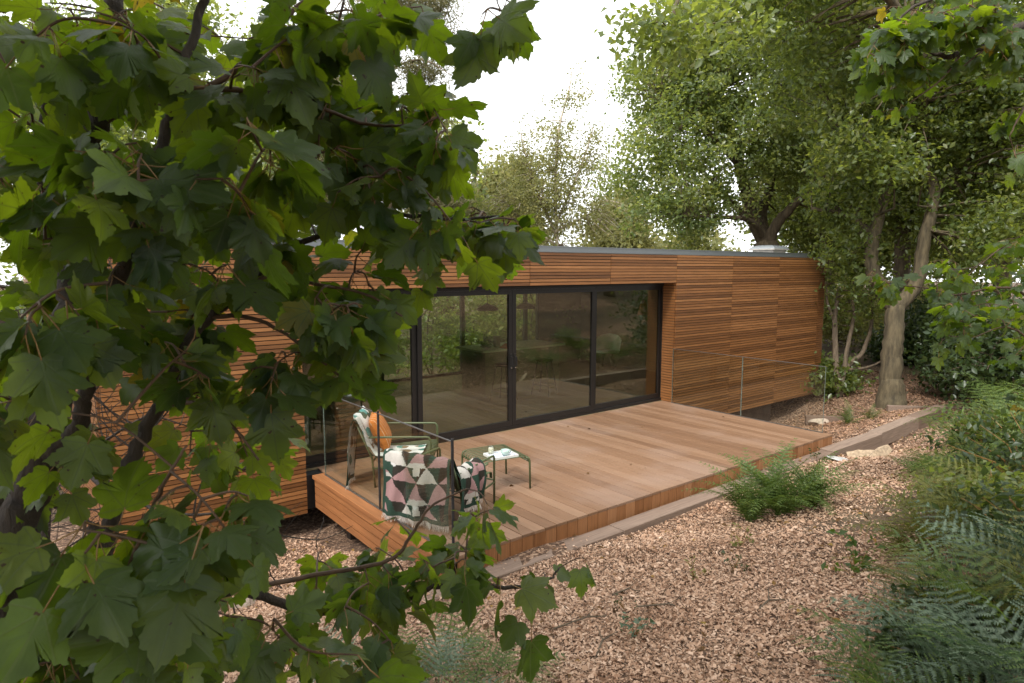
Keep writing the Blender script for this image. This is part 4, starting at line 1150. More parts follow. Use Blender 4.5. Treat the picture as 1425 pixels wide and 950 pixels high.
# oak on the path at the right: one trunk, two rising limbs
b = gp(1240, 563); d0 = float((b - CAM) @ _fw)
A = lambda px, py, dd=0.0: at(px, py, d0 + dd)
make_tree('oak_tree', 'mossy-trunked oak beside the path at the right, forking above head height', b,
          [([b + [0, 0, -0.5], A(1241, 520), A(1243, 470), A(1246, 425)], 0.235, 0.185),
           ([b + [0.05, 0.05, 0.55], b + [0.0, 0, 0.1], b + [-0.02, 0, -0.5]], 0.22, 0.38),
           ([A(1246, 430), A(1215, 380, 0.2), A(1216, 330, 0.3), A(1232, 270, 0.4), A(1243, 235, 0.3), A(1225, 205, 0.2), A(1180, 190, 0)], 0.165, 0.07),
           ([A(1246, 430), A(1275, 395, -0.1), A(1287, 330, -0.2), A(1300, 270, -0.2), A(1283, 215, -0.1), A(1262, 160, 0), A(1235, 120, 0.3)], 0.16, 0.06),
           ([A(1243, 240, 0.3), A(1262, 215, 0.2), A(1290, 150, 0), A(1330, 90, -0.3)], 0.10, 0.05),
           ([A(1216, 330, 0.3), A(1185, 300, 0.6), A(1130, 290, 0.8)], 0.08, 0.04),
           ([A(1300, 270, -0.2), A(1345, 220, 0.1), A(1400, 180, 0.4)], 0.09, 0.04),
           ([A(1283, 215, 0), A(1275, 60, -2.0), A(1150, -80, -4.0), A(1030, -60, -5.0), A(950, -10, -5.3), A(935, 45, -5.3)], 0.10, 0.015)],
          [lobe(1230, 190, 13.8, 90), lobe(1340, 170, 13.8, 100), lobe(1175, 270, 14.5, 60), lobe(1290, 50, 13.2, 130), lobe(1400, 90, 13.6, 110), lobe(1345, 280, 14, 75), lobe(1150, 80, 13.8, 90),
           lobe(1410, 250, 14.5, 85), lobe(1220, -120, 13, 170), lobe(1400, -120, 13, 170), lobe(1175, 350, 14.6, 35), lobe(1330, 360, 14.2, 45), lobe(1262, 225, 12.4, 42), lobe(1180, 200, 12.8, 60), lobe(1130, 20, 12.5, 90), lobe(1060, -40, 12, 80), lobe(1380, 340, 13, 60), lobe(1425, 180, 13, 70),
           lobe(925, 25, 8.0, 38), lobe(886, 22, 8.0, 26), lobe(975, 30, 8.0, 40), lobe(950, 70, 8.0, 30), lobe(1020, 10, 8.2, 45), lobe(910, 60, 8.0, 20)],
          1650, 50, 0.118, M['oak'], M['bark_moss'], 0.205, 0.6, 'oaks', 0.4)

# oak behind the cabin
b = foot(1066, 19.5)
A = lambda px, py, dd=0.0: at(px, py, 19.5 + dd)
make_tree('oak_tree', 'large spreading oak with many limbs rising behind the cabin rooflight', b,
          [([b, A(1066, 372), A(1066, 340)], 0.42, 0.36),
           ([A(1066, 340), A(1050, 310), A(1040, 275), A(1028, 230), A(1010, 170), A(1000, 100)], 0.22, 0.07),
           ([A(1066, 340), A(1060, 300, 0.5), A(1072, 255, 0.8), A(1080, 180, 0.8), A(1085, 90, 0.5)], 0.20, 0.07),
           ([A(1068, 338), A(1082, 310, -0.3), A(1105, 285, -0.6), A(1125, 268, -1), A(1165, 245, -1.4)], 0.19, 0.05),
           ([A(1064, 335), A(1045, 308, -0.6), A(1010, 302, -1.2), A(960, 300, -1.8)], 0.11, 0.03),
           ([A(1050, 310), A(1020, 285, 0.4), A(985, 245, 0.6), A(930, 215, 0.6)], 0.12, 0.04),
           ([A(1028, 230), A(980, 180, -0.6), A(920, 140, -0.8)], 0.09, 0.03)],
          [lobe(1000, 200, 19, 110), lobe(925, 250, 18, 68), lobe(1080, 100, 19.2, 140), lobe(965, 115, 19.5, 85), lobe(1140, 215, 20, 110), lobe(1010, 40, 19, 110), lobe(900, 190, 18.6, 42),
           lobe(895, 292, 18.3, 30), lobe(1110, -60, 19, 150), lobe(965, 285, 18.2, 45), lobe(905, 125, 19, 42), lobe(960, 310, 21, 35), lobe(870, 250, 18.5, 28), lobe(880, 90, 19, 25)],
          1350, 84, 0.13, M['oak_light'], M['bark'], 0.235, 0.6, 'oaks', 0.35, 0.36, gap=0.2)

# birch and larch behind the roof
b = foot(775, 26)
A = lambda px, py, dd=0.0: at(px, py, 26 + dd)
make_tree('birch_tree', 'pale sparse yellow-green birch behind the roof against the white sky', b,
          [([b, A(775, 340), A(773, 260), A(778, 180), A(793, 120), A(796, 85)], 0.09, 0.012),
           ([A(775, 330), A(745, 260), A(728, 200), A(722, 160)], 0.06, 0.01), ([A(774, 310), A(805, 240), A(822, 190), A(828, 160)], 0.06, 0.01),
           ([A(773, 340), A(720, 300), A(690, 260)], 0.05, 0.01), ([A(776, 320), A(830, 290), A(850, 250)], 0.05, 0.01)],
          [lobe(770, 220, 26, 52, (1, 1, 1.5)), lobe(760, 290, 26, 80), lobe(796, 140, 26, 22, (1, 1, 2)), lobe(725, 230, 26, 38, (1, 1, 1.4)), lobe(826, 230, 26, 36, (1, 1, 1.7)), lobe(700, 300, 26, 42), lobe(840, 305, 26, 42)],
          620, 36, 0.105, M['birch'], M['bark_pale'], 0.26, 0.7, None, 0.8, 0.6, gap=0.3)
b = foot(545, 21)
A = lambda px, py, dd=0.0: at(px, py, 21 + dd)
make_tree('larch_tree', 'pale needled larch rising behind the sycamore leaves at top centre-left', b,
          [([b, A(545, 340), A(540, 150), A(535, -60)], 0.25, 0.1)] +
          [([A(542, y), A(542 + s * w * 0.5, y - 12, z), A(542 + s * w, y + 12, z * 2)], 0.045, 0.008) for y, s, w, z in
           [(40, 1, 95, 0), (95, 1, 90, -1), (150, 1, 85, 1), (215, 1, 95, 0), (275, 1, 110, -0.5), (60, -1, 110, 0), (120, -1, 110, 1), (190, -1, 100, -1), (260, -1, 110, 0), (320, 1, 110, 0), (10, 1, 85, 1)]],
          [lobe(600, 45, 21, 36, (1, 1, 0.35)), lobe(580, 100, 20.5, 42, (1, 1, 0.35)), lobe(585, 158, 21.5, 42, (1, 1, 0.4)), lobe(595, 222, 21, 50, (1, 1, 0.4)), lobe(605, 285, 21, 55, (1, 1, 0.45)), lobe(610, 330, 21, 60, (1, 1, 0.4)),
           lobe(480, 60, 21, 60, (1, 1, 0.4)), lobe(470, 130, 21, 65, (1, 1, 0.4)), lobe(480, 200, 21, 60, (1, 1, 0.4)), lobe(470, 270, 21, 65, (1, 1, 0.4)), lobe(540, 20, 21, 55), lobe(540, 240, 21, 50), lobe(600, 10, 21, 40, (1, 1, .4))],
          950, 62, 0.20, M['needle'], M['bark'], 0.30, 0.16, None, 0.8, 0.6, 0.3, gap=0.15)

# background trees: px, distance, crown top y, half width px, material
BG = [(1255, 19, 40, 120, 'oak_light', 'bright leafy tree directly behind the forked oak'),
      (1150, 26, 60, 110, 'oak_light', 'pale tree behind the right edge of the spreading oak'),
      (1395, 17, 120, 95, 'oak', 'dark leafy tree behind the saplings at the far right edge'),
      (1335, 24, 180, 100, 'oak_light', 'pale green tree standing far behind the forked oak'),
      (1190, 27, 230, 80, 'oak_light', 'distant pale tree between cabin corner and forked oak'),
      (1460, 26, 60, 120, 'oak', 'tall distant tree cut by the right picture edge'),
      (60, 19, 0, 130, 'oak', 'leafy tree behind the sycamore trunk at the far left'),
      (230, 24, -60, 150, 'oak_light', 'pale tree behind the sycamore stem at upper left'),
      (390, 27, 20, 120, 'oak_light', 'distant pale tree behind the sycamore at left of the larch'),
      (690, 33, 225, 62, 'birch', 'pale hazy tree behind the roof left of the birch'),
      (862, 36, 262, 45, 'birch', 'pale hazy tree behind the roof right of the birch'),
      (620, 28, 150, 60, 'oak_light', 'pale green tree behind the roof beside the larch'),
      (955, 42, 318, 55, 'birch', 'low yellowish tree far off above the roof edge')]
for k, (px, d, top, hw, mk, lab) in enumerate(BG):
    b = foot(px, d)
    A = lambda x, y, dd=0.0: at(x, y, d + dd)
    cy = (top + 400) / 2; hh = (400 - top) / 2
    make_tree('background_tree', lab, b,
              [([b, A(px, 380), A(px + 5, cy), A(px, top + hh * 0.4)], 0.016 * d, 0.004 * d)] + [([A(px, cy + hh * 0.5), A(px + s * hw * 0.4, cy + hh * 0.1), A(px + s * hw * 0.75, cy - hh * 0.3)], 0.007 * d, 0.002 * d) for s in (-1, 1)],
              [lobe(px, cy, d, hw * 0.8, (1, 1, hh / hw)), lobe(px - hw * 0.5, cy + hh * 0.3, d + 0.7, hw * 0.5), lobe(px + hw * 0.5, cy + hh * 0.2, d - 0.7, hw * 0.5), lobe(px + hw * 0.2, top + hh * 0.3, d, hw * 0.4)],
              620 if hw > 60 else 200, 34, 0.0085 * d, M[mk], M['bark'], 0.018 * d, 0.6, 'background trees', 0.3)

# shrubs: px, base distance, height m, half width m, material
SH_ = [(600, 18.5, 3.8, 1.8, 'oak_light', 'pale green shrub seen through the left back window of the cabin'),
       (680, 19.5, 4.0, 1.8, 'oak_light', 'green shrub seen through the cabin behind the black lamps'),
       (735, 18.0, 3.8, 1.6, 'brush', 'shrub seen through the cabin right of the door handles'),
       (790, 19.5, 4.0, 1.8, 'oak_light', 'green shrub behind the cabin right of the inner partition'),
       (880, 18.0, 3.6, 1.6, 'oak_light', 'pale shrub seen through the rightmost back window'),
       (940, 19.0, 3.6, 1.6, 'oak_light', 'pale shrub behind the right half of the cabin'),
       (1170, 21.0, 2.4, 1.7, 'brush', 'sunlit yellowish brush right of the cabin corner'),
       (1215, 24.0, 2.2, 2.0, 'brush', 'sunlit brush behind the thin leaning stems'),
       (1290, 23.0, 2.4, 1.8, 'brush', 'sunlit brush right of the forked oak trunk'),
       (1325, 17.0, 2.2, 1.1, 'shrub', 'dark evergreen bush beyond the bend of the path'),
       (1370, 14.0, 2.3, 1.3, 'shrub', 'dark evergreen bush above the far bracken'),
       (1425, 12.0, 2.6, 1.3, 'shrub', 'dark evergreen bush cut by the right picture edge'),
       (1262, 17.5, 0.9, 0.7, 'shrub', 'low dark shrub just right of the oak trunk foot'),
       (1155, 15.2, 0.75, 0.6, 'oak', 'low green shrub at the cabin corner'),
       (10, 10.0, 3.0, 1.3, 'shrub', 'dark shrub left of the cabin end wall'), (-15, 13.0, 4.2, 2.0, 'oak', 'tall green shrub at the left picture edge behind the stems'),
       (45, 15.0, 3.6, 1.6, 'oak', 'leafy shrub beyond the cabin end wall')]
for k, (px, d, h, hw, mk, lab) in enumerate(SH_):
    b = foot(px, d)
    st = [([b, b + [random.gauss(0, hw * 0.2), random.gauss(0, hw * 0.2), h * 0.5], b + [random.gauss(0, hw * 0.5), random.gauss(0, hw * 0.5), h * 0.85]], 0.03, 0.01) for _ in range(4)]
    make_tree('shrub', lab, b, st, [(b + [0, 0, h * 0.5], (hw, hw, h * 0.5)), (b + [hw * 0.4, -hw * 0.3, h * 0.3], (hw * 0.7, hw * 0.7, h * 0.3)), (b + [-hw * 0.4, hw * 0.2, h * 0.35], (hw * 0.6, hw * 0.6, h * 0.35))],
              150, 30, 0.10 + 0.002 * d, M[mk], M['bark'], 0.2, 0.6, 'shrubs', 0.3, 0.5, cat='shrub')

# thin leaning multi-stem tree by the cabin corner
b = gp(1168, 552); d0 = float((b - CAM) @ _fw)
A = lambda px, py, dd=0.0: at(px, py, d0 + dd)
make_tree('multi_stem_tree', 'thin multi-stemmed leaning tree between the cabin corner and the oak', b,
          [([b, A(1163, 500), A(1162, 440), A(1168, 400)], 0.09, 0.04), ([b, A(1175, 515), A(1200, 490), A(1212, 455), A(1215, 420)], 0.08, 0.03),
           ([A(1172, 530), A(1180, 480), A(1188, 440), A(1183, 400)], 0.06, 0.03), ([A(1178, 515), A(1210, 510), A(1240, 495)], 0.04, 0.02), ([A(1162, 450), A(1150, 410), A(1160, 370)], 0.04, 0.02)],
          [lobe(1180, 390, d0, 50, (1, 1, 0.5)), lobe(1205, 420, d0, 30), lobe(1160, 430, d0 + 0.5, 22)], 70, 20, 0.11, M['oak'], M['bark'], 0.25, 0.6, None, 0.6)

# trees on the bank behind the viewpoint (they stand mirrored in the doors and shade the slope)
for k, (x, y, h, mk, lab) in enumerate([(1.0, -16.0, 9, 'oak', 'oak on the bank mirrored in the middle glass door'), (5.5, -13.5, 10, 'oak', 'oak on the bank mirrored in the right glass doors'), (9.5, -10.0, 9, 'oak', 'oak on the bank mirrored in the rightmost glass door'),
                                   (-4.0, -17.5, 9, 'oak', 'oak on the bank mirrored in the leftmost glass door'), (12.5, -6.5, 9, 'oak', 'oak beyond the bracken mirrored at the right door edge')]):
    b = np.array([x, y, float(ground_z(x, y))])
    make_tree('oak_tree', lab, b, [([b, b + [0.1, 0, 1.5], b + [-0.1, 0.1, 3.2], b + [0.2, 0, h * 0.7]], 0.24, 0.08), ([b + [0, 0, 2.4], b + [1.2, 0.3, 4.0], b + [2.2, 0.5, 5.2]], 0.09, 0.03), ([b + [0, 0, 2.8], b + [-1.2, -0.2, 4.4], b + [-2.1, 0.3, 5.6]], 0.09, 0.03)],
              [(b + [0, 0, h * 0.62], (2.4, 2.4, h * 0.34)), (b + [1.4, 0.3, h * 0.5], (1.6, 1.6, 1.5)), (b + [-1.4, 0.2, h * 0.52], (1.6, 1.6, 1.5)), (b + [0.3, 0.8, 1.2], (1.6, 1.0, 0.8))], 260, 26, 0.17, M[mk], M['bark_moss'], 0.36, 0.6, 'oaks on the bank', 0.2)

# ------------------------------------------------------------------ sycamores: single big lobed leaves
HALF = [(0.0, 0.0), (0.06, -0.06), (0.15, -0.11), (0.27, -0.12), (0.36, -0.07), (0.46, -0.045), (0.53, 0.055), (0.47, 0.115), (0.435, 0.185), (0.51, 0.235), (0.545, 0.33), (0.625, 0.395), (0.64, 0.49), (0.715, 0.59),
        (0.60, 0.59), (0.53, 0.63), (0.45, 0.60), (0.37, 0.615), (0.29, 0.58), (0.295, 0.65), (0.335, 0.735), (0.285, 0.785), (0.27, 0.86), (0.175, 0.88), (0.135, 0.96), (0.06, 0.995), (0.0, 1.11)]
def syc_leaf(seed, lo=False):
    r2 = np.random.default_rng(seed)
    right = []
    for i in range(len(HALF) - 1):
        a = np.array(HALF[i]); b = np.array(HALF[i + 1]); right.append(a)
        if lo: continue
        m = (a + b) / 2; d = b - a; nn = np.array([d[1], -d[0]]); right.append(m + nn * r2.uniform(-0.10, 0.16))
    right.append(np.array(HALF[-1]))
    jit = lambda p: p * (1 + r2.normal(0, 0.018, 2))
    out = [jit(p) for p in right] + [jit(p * [-1, 1]) for p in right[-2:0:-1]]
    out = np.array(out) * [r2.uniform(0.88, 1.05), 1]
    c = np.array([0.0, 0.30]); n = len(out)
    k1, k2, k3, ph = r2.uniform(-0.50, 0.18), r2.uniform(0.05, 0.60), r2.uniform(0.006, 0.02), r2.uniform(0, 6)
    fold = r2.uniform(-0.10, 0.32); tw = r2.normal(0, 0.28)
    def Z(p):
        x, y = p
        return k1 * x * x - k2 * (y - 0.1) ** 2 * (1 if y > 0.1 else 0.3) + fold * abs(x) * (0.6 if abs(x) > 0.05 else 0) + k3 * math.sin(9 * math.atan2(x, y - 0.1) + ph) * math.hypot(x, y - 0.1) * 2 + tw * x * (y - 0.2) 
    V = [(c[0], c[1], Z(c))]
    rings = (0.55, 1.0) if lo else (0.38, 0.72, 1.0)
    for f in rings:
        for p in out:
            q = c + (p - c) * f; V.append((q[0], q[1], Z(q)))
    F = [(0, 1 + i, 1 + (i + 1) % n) for i in range(n)]
    for rgi in range(len(rings) - 1):
        o0 = 1 + rgi * n; o1 = o0 + n
        F += [(o0 + i, o1 + i, o1 + (i + 1) % n, o0 + (i + 1) % n) for i in range(n)]
    F = [tuple(reversed(f)) for f in F]
    nb_ = len(F); uv = [(v[0] * 0.5 + 0.5, v[1] * 0.5 + 0.2) for v in V]
    pe = np.array([r2.normal(0, 0.05), -0.62 * r2.uniform(0.75, 1.15), 0.16 + r2.normal(0, 0.05)])
    mb = MB(); mb.v = list(V); mb.f = list(F); mb.n = len(V)
    mb.tube([(0, 0.02, Z((0, 0.02)) - 0.003), (pe[0] * 0.4, pe[1] * 0.45, pe[2] * 0.2), tuple(pe)], [0.013, 0.012, 0.016], 3 if lo else 5)
    return mb, nb_, uv, pe
def leaf_mesh(seed, mats, lo=False):
    mb, nb_, uv, pe = syc_leaf(seed, lo)
    me = mb.mesh('leaf', mats, True)
    mi = np.zeros(len(me.polygons), np.int32); mi[nb_:] = 1; me.polygons.foreach_set('material_index', mi)
    ul = me.uv_layers.new(name='UVMap'); li = np.zeros(len(me.loops), np.int32); me.loops.foreach_get('vertex_index', li)
    U = np.zeros((len(me.vertices), 2), np.float32); U[:len(uv)] = uv
    ul.data.foreach_set('uv', U[li].ravel())
    return me, pe
LEAVES = [leaf_mesh(100 + k, [M['syc'], M['petiole']]) for k in range(15)]
LEAVES_LO = [leaf_mesh(200 + k, [M['syc'], M['petiole']], True) for k in range(12)]      # for the leaves farther back

def inpoly(x, y, poly):
    ins = False; j = len(poly) - 1
    for i in range(len(poly)):
        xi, yi = poly[i]; xj, yj = poly[j]
        if (yi > y) != (yj > y) and x < (xj - xi) * (y - yi) / (yj - yi) + xi: ins = not ins
        j = i
    return ins

def sycamore(label, base, stems, fills, leaf_m, bark, name='sycamore_tree', single=300, group=None, face=0.55, twig_r=0.0035, cat='tree', lsize=1.0, seed=5):
    """stems: (points, r0, r1); fills: (polygon in photo px, twig count, (d0,d1), leaves per twig). Twigs reach out from the
    stems into the crown, leaves sit in opposite pairs on them."""
    global rng
    rng = np.random.default_rng(seed); random.seed(seed)
    base = np.array(base, float)
    t = empty(name, base); tag(t, label, cat, group)
    S = []; R_ = []
    for k, (pts, r0, r1) in enumerate(stems):
        P = path(pts, 8); n = len(P)
        P = [p + rng.normal(size=3) * r0 * 0.12 * (0 < i < n - 1) for i, p in enumerate(P)]
        rad = list(np.linspace(r0, r1, n))
        MB().tube([p - base for p in P], rad, 10 if r0 > 0.02 else 7).build('trunk' if k == 0 else 'branch', bark if r0 > 0.018 else M['bark_red'], t, smooth=True)
        S += P; R_ += rad
    S = np.array(S)
    tw = MB(); items = []
    for fl in fills:
        poly, cnt, (d0, d1), per = fl[:4]; fsz = fl[4] if len(fl) > 4 else 1.0
        xs = [p[0] for p in poly]; ys = [p[1] for p in poly]
        k = 0
        while k < cnt:
            x, y = random.uniform(min(xs), max(xs)), random.uniform(min(ys), max(ys))
            if not inpoly(x, y, poly): continue
            k += 1
            e = at(x, y, random.uniform(d0, d1))
            dist = np.linalg.norm(S - e, axis=1) + 0.25 * np.maximum(0, S[:, 2] - e[2])
            j = int(np.argmin(dist)); a = S[j]; L = np.linalg.norm(e - a)
            if L > 0.55:                                  # start twig at most this far away
                a = e + (a - e) * 0.55 / L if False else a
            mid = a * 0.45 + e * 0.55 + np.array([0, 0, 0.10 * L]) + rng.normal(size=3) * 0.05 * L
            P = path([a, mid, e], 7)
            tw.tube([p - base for p in P], list(np.linspace(min(twig_r + 0.0045 * L, R_[j] * 0.8), twig_r * 0.6, len(P))), 5, False)
            S = np.concatenate([S, np.array(P[4:-1:3])]); R_ += [0.006] * len(P[4:-1:3])
            m = max(2, int(round(per * random.uniform(0.6, 1.4))))
            reach = min(0.5, L)
            for q in range(m):
                u = 1.0 if q == 0 else 1 - (q + 1) // 2 * (0.30 if L < 0.4 else 0.16) * random.uniform(0.7, 1.2)
                u = max(0.2, u); f = u * (len(P) - 1); i0 = min(int(f), len(P) - 2)
                Q = P[i0] + (P[i0 + 1] - P[i0]) * (f - i0)
                tg = unit(P[min(i0 + 1, len(P) - 1)] - P[max(i0 - 1, 0)])
                sd_ = unit(np.cross(tg, [0, 0, 1])) * (1 if q % 2 else -1)
                td = tg * (0.9 if q == 0 else 0.25) + sd_ * (0.2 if q == 0 else 0.8) + rng.normal(size=3) * 0.35 + np.array([0, 0, -random.uniform(0.15, 1.0)])
                td = unit(td)
                tocam = unit(CAM - Q)
                hz = rng.normal(size=3); hz[2] = 0
                nn = np.array([0, 0, random.uniform(0.35, 1.1)]) + unit(hz) * random.uniform(0.1, 0.9) + tocam * random.gauss(0, face)
                nn = unit(nn - td * (nn @ td)); xx = np.cross(td, nn)
                size = random.triangular(0.06, 0.165, 0.115) * lsize * fsz
                items.append((Q, xx, td, nn, size))
    tw.build('twigs', M['bark_red'], t)['kind'] = 'stuff'
    key = [-(it[4] / np.linalg.norm(it[0] - CAM)) for it in items]
    order = np.argsort(key)
    rest = []
    cnt = 0
    for r_i, oi in enumerate(order):
        Q, xx, td, nn, size = items[oi]
        src = leaf_m if cnt < single else LEAVES_LO
        li = random.randrange(len(src)); me, pe = src[li]
        Rm = np.stack([xx, td, nn], 1)
        loc = Q - Rm @ pe * size
        if np.linalg.norm(loc - CAM) < 0.75: continue
        if cnt < single:
            cnt += 1
            o = obj('leaf', me, t)
            mw = Matrix(Rm.tolist()).to_4x4(); mw = Matrix.Translation(Vector(loc - base)) @ mw @ Matrix.Diagonal((size, size, size, 1))
            o.matrix_local = mw
        else: rest.append((li, Rm * size, loc - base))
    if rest:
        V = []; F = []; MI = []; UV = []; var = []; n0 = 0
        cache = {}
        for li, Rm, loc in rest:
            if li not in cache:
                me = LEAVES_LO[li][0]; nv = len(me.vertices); co = np.zeros(nv * 3, np.float32); me.vertices.foreach_get('co', co)
                me.calc_loop_triangles(); tri = np.zeros(len(me.loop_triangles) * 3, np.int32); me.loop_triangles.foreach_get('vertices', tri)
                lp = np.zeros(len(me.loop_triangles) * 3, np.int32); me.loop_triangles.foreach_get('loops', lp)
                mi = np.zeros(len(me.loop_triangles), np.int32); me.loop_triangles.foreach_get('material_index', mi)
                uvv = np.zeros(len(me.loops) * 2, np.float32); me.uv_layers[0].data.foreach_get('uv', uvv)
                cache[li] = (co.reshape(-1, 3), tri.reshape(-1, 3), mi, uvv.reshape(-1, 2)[lp])
            co, tri, mi, uvv = cache[li]
            V.append(co @ Rm.T + loc); F.append(tri + n0); MI.append(mi); UV.append(uvv); var.append(np.full(len(co), random.random())); n0 += len(co)
        me = npmesh('foliage', np.concatenate(V), np.concatenate(F), leaf_m[0][0].materials[0], np.concatenate(var), True)
        me.materials.append(leaf_m[0][0].materials[1])
        me.polygons.foreach_set('material_index', np.concatenate(MI))
        ul = me.uv_layers.new(name='UVMap'); ul.data.foreach_set('uv', np.concatenate(UV).ravel().astype(np.float32))
        tag(obj('foliage', me, t), kind='stuff')
    print('sycamore', len(items), 'leaves,', len(rest), 'joined')
    return t

# the near sycamore on the left
D = 1.95
q = at(5, 960, D); b = np.array([q[0], q[1], float(ground_z(q[0], q[1])) - 0.05])
stems = [([b, at(8, 900, D), at(25, 740, D), at(58, 640, D), at(88, 500, D), at(100, 420, D + 0.05), at(108, 320, D + 0.1), at(125, 220, D + 0.15), at(148, 100, D + 0.15), at(158, 10, D + 0.15), at(170, -160, D + 0.2)], 0.062, 0.026),
         ([at(58, 640, D), at(105, 600, D - 0.1), at(120, 540, D - 0.15), at(131, 480, D - 0.2), at(167, 384, D - 0.25), at(192, 303, D - 0.25), at(222, 212, D - 0.25), at(242, 146, D - 0.25), at(273, 35, D - 0.2), at(300, -60, D - 0.2)], 0.024, 0.010),
         ([at(70, 940, D - 0.1), at(115, 860, D - 0.1), at(150, 750, D - 0.1), at(172, 667, D - 0.1), at(217, 571, D - 0.05), at(272, 463, D), at(319, 416, D), at(348, 386, D + 0.05), at(390, 354, D + 0.1), at(450, 325, D + 0.15), at(540, 300, D + 0.2), at(630, 305, D + 0.2), at(700, 300, D + 0.2)], 0.026, 0.004),
         ([at(10, 900, D + 0.2), at(2, 700, D + 0.25), at(10, 600, D + 0.3), at(40, 500, D + 0.3), at(60, 380, D + 0.35), at(55, 250, D + 0.4), at(70, 60, D + 0.4)], 0.035, 0.012),
         ([at(115, 980, D - 0.2), at(135, 880, D - 0.2), at(140, 800, D - 0.2), at(128, 730, D - 0.2)], 0.030, 0.016),
         ([at(90, 985, D - 0.1), at(160, 905, D), at(230, 862, D + 0.1), at(330, 822, D + 0.2), at(430, 850, D + 0.3), at(540, 842, D + 0.35), at(600, 818, D + 0.4), at(645, 812, D + 0.4), at(720, 817, D + 0.4), at(760, 808, D + 0.4), at(778, 790, D + 0.4)], 0.022, 0.003),
         ([at(330, 822, D + 0.2), at(440, 800, D + 0.3), at(540, 780, D + 0.3), at(572, 745, D + 0.3), at(600, 705, D + 0.3), at(650, 680, D + 0.3)], 0.010, 0.003),
         ([at(242, 146, D - 0.25), at(310, 110, D - 0.2), at(370, 60, D - 0.15), at(425, 0, D - 0.1), at(520, -50, D - 0.1), at(620, -40, D - 0.1), at(690, -8, D - 0.1)], 0.010, 0.003),
         ([at(250, 125, D - 0.25), at(330, 125, D - 0.2), at(420, 140, D - 0.1), at(500, 170, D), at(560, 175, D), at(620, 165, D)], 0.009, 0.003),
         ([at(319, 416, D), at(380, 382, D), at(440, 395, D), at(510, 410, D), at(560, 440, D)], 0.008, 0.003),
         ([at(292, 441, D), at(340, 440, D), at(390, 460, D), at(450, 505, D), at(500, 545, D)], 0.008, 0.003),
         ([at(217, 571, D - 0.05), at(265, 560, D - 0.1), at(320, 590, D - 0.2), at(360, 640, D - 0.25)], 0.008, 0.003),
         ([at(160, 905, D), at(180, 820, D - 0.2), at(200, 740, D - 0.3), at(230, 670, D - 0.4), at(260, 620, D - 0.4)], 0.010, 0.003)]
fills = [([(0, 0), (430, 0), (430, 60), (400, 200), (380, 330), (300, 400), (180, 420), (0, 420)], 104, (1.4, 2.7), 5, 0.85),
         ([(420, 0), (600, 0), (560, 50), (470, 70), (430, 120), (400, 100)], 16, (1.6, 2.3), 5, 0.8),
         ([(400, 90), (480, 110), (560, 95), (630, 140), (640, 235), (560, 250), (430, 250)], 28, (1.7, 2.3), 5, 0.78),
         ([(380, 250), (560, 275), (640, 285), (725, 300), (725, 345), (680, 355), (590, 385), (450, 420), (380, 420)], 36, (1.75, 2.35), 5, 0.75),
         ([(425, 410), (545, 415), (525, 480), (485, 535), (440, 555)], 14, (1.7, 2.2), 4.5, 0.78),
         ([(0, 420), (130, 420), (150, 520), (120, 640), (0, 720)], 14, (1.3, 2.3), 4, 0.9),
         ([(90, 670), (240, 660), (390, 650), (385, 740), (300, 790), (100, 790)], 10, (1.2, 1.6), 3.5, 1.0),
         ([(0, 740), (180, 780), (330, 810), (330, 950), (0, 950)], 30, (1.4, 2.4), 4.5, 0.9),
         ([(200, 430), (400, 430), (420, 520), (400, 560), (250, 530)], 14, (1.6, 2.3), 4, 0.8),
         ([(400, 790), (520, 730), (540, 690), (640, 670), (690, 700), (690, 760), (770, 790), (750, 850), (640, 830), (560, 880), (420, 880)], 24, (2.05, 2.5), 4.5, 0.78),
         ([(800, 775), (820, 775), (815, 800), (800, 810)], 1, (2.3, 2.35), 1.5, 0.9), ([(720, 850), (770, 850), (760, 880), (720, 880)], 1, (2.25, 2.35), 2, 1.0),
         ([(150, 440), (330, 430), (410, 470), (400, 620), (330, 690), (220, 700), (150, 600)], 20, (1.7, 2.6), 4, 0.72),
         ([(330, 850), (560, 890), (560, 940), (330, 945)], 9, (1.6, 2.2), 4, 0.85), ([(640, 0), (720, 0), (710, 20), (650, 25)], 3, (1.75, 1.9), 3, 0.9),
         ([(-260, -60), (0, -60), (0, 900), (-260, 900)], 18, (1.4, 2.6), 5), ([(-200, -380), (600, -380), (600, -20), (-200, -20)], 26, (1.5, 2.8), 5)]
syc = sycamore('dark-stemmed sycamore filling the left foreground with large lobed leaves', b, stems, fills, LEAVES, M['bark_dark'])
# its unseen upper crown above and behind the viewpoint, lobes added for shade
c0 = np.array([-11.3, -5.9, 0]); Cl = []
for c, rd, k in (((-11.2, -6.2, 5.4), (2.2, 2.0, 1.3), 170), ((-9.8, -7.8, 5.8), (2.2, 1.8, 1.2), 140), ((-12.8, -7.4, 4.4), (1.5, 2.2, 1.9), 140), ((-10.6, -9.4, 4.4), (2.2, 1.2, 1.8), 120), ((-13.2, -6.6, 5.2), (1.5, 2.2, 1.9), 230), ((-12.6, -5.0, 6.2), (1.3, 1.5, 1.0), 90)):
    dd = unit(rng.normal(size=(k, 3))) * (rng.random((k, 1)) ** 0.45) * np.array(rd) + np.array(c)
    Cl.append((dd[:, None, :] + rng.normal(size=(k, 16, 3)) * 0.25).reshape(-1, 3))
V, F, v = leaf_array(np.concatenate(Cl) - b, 0.17, 0.8, 0.95)
tag(obj('crown', npmesh('crown', V, F, M['syc_far'], v), syc), kind='stuff')

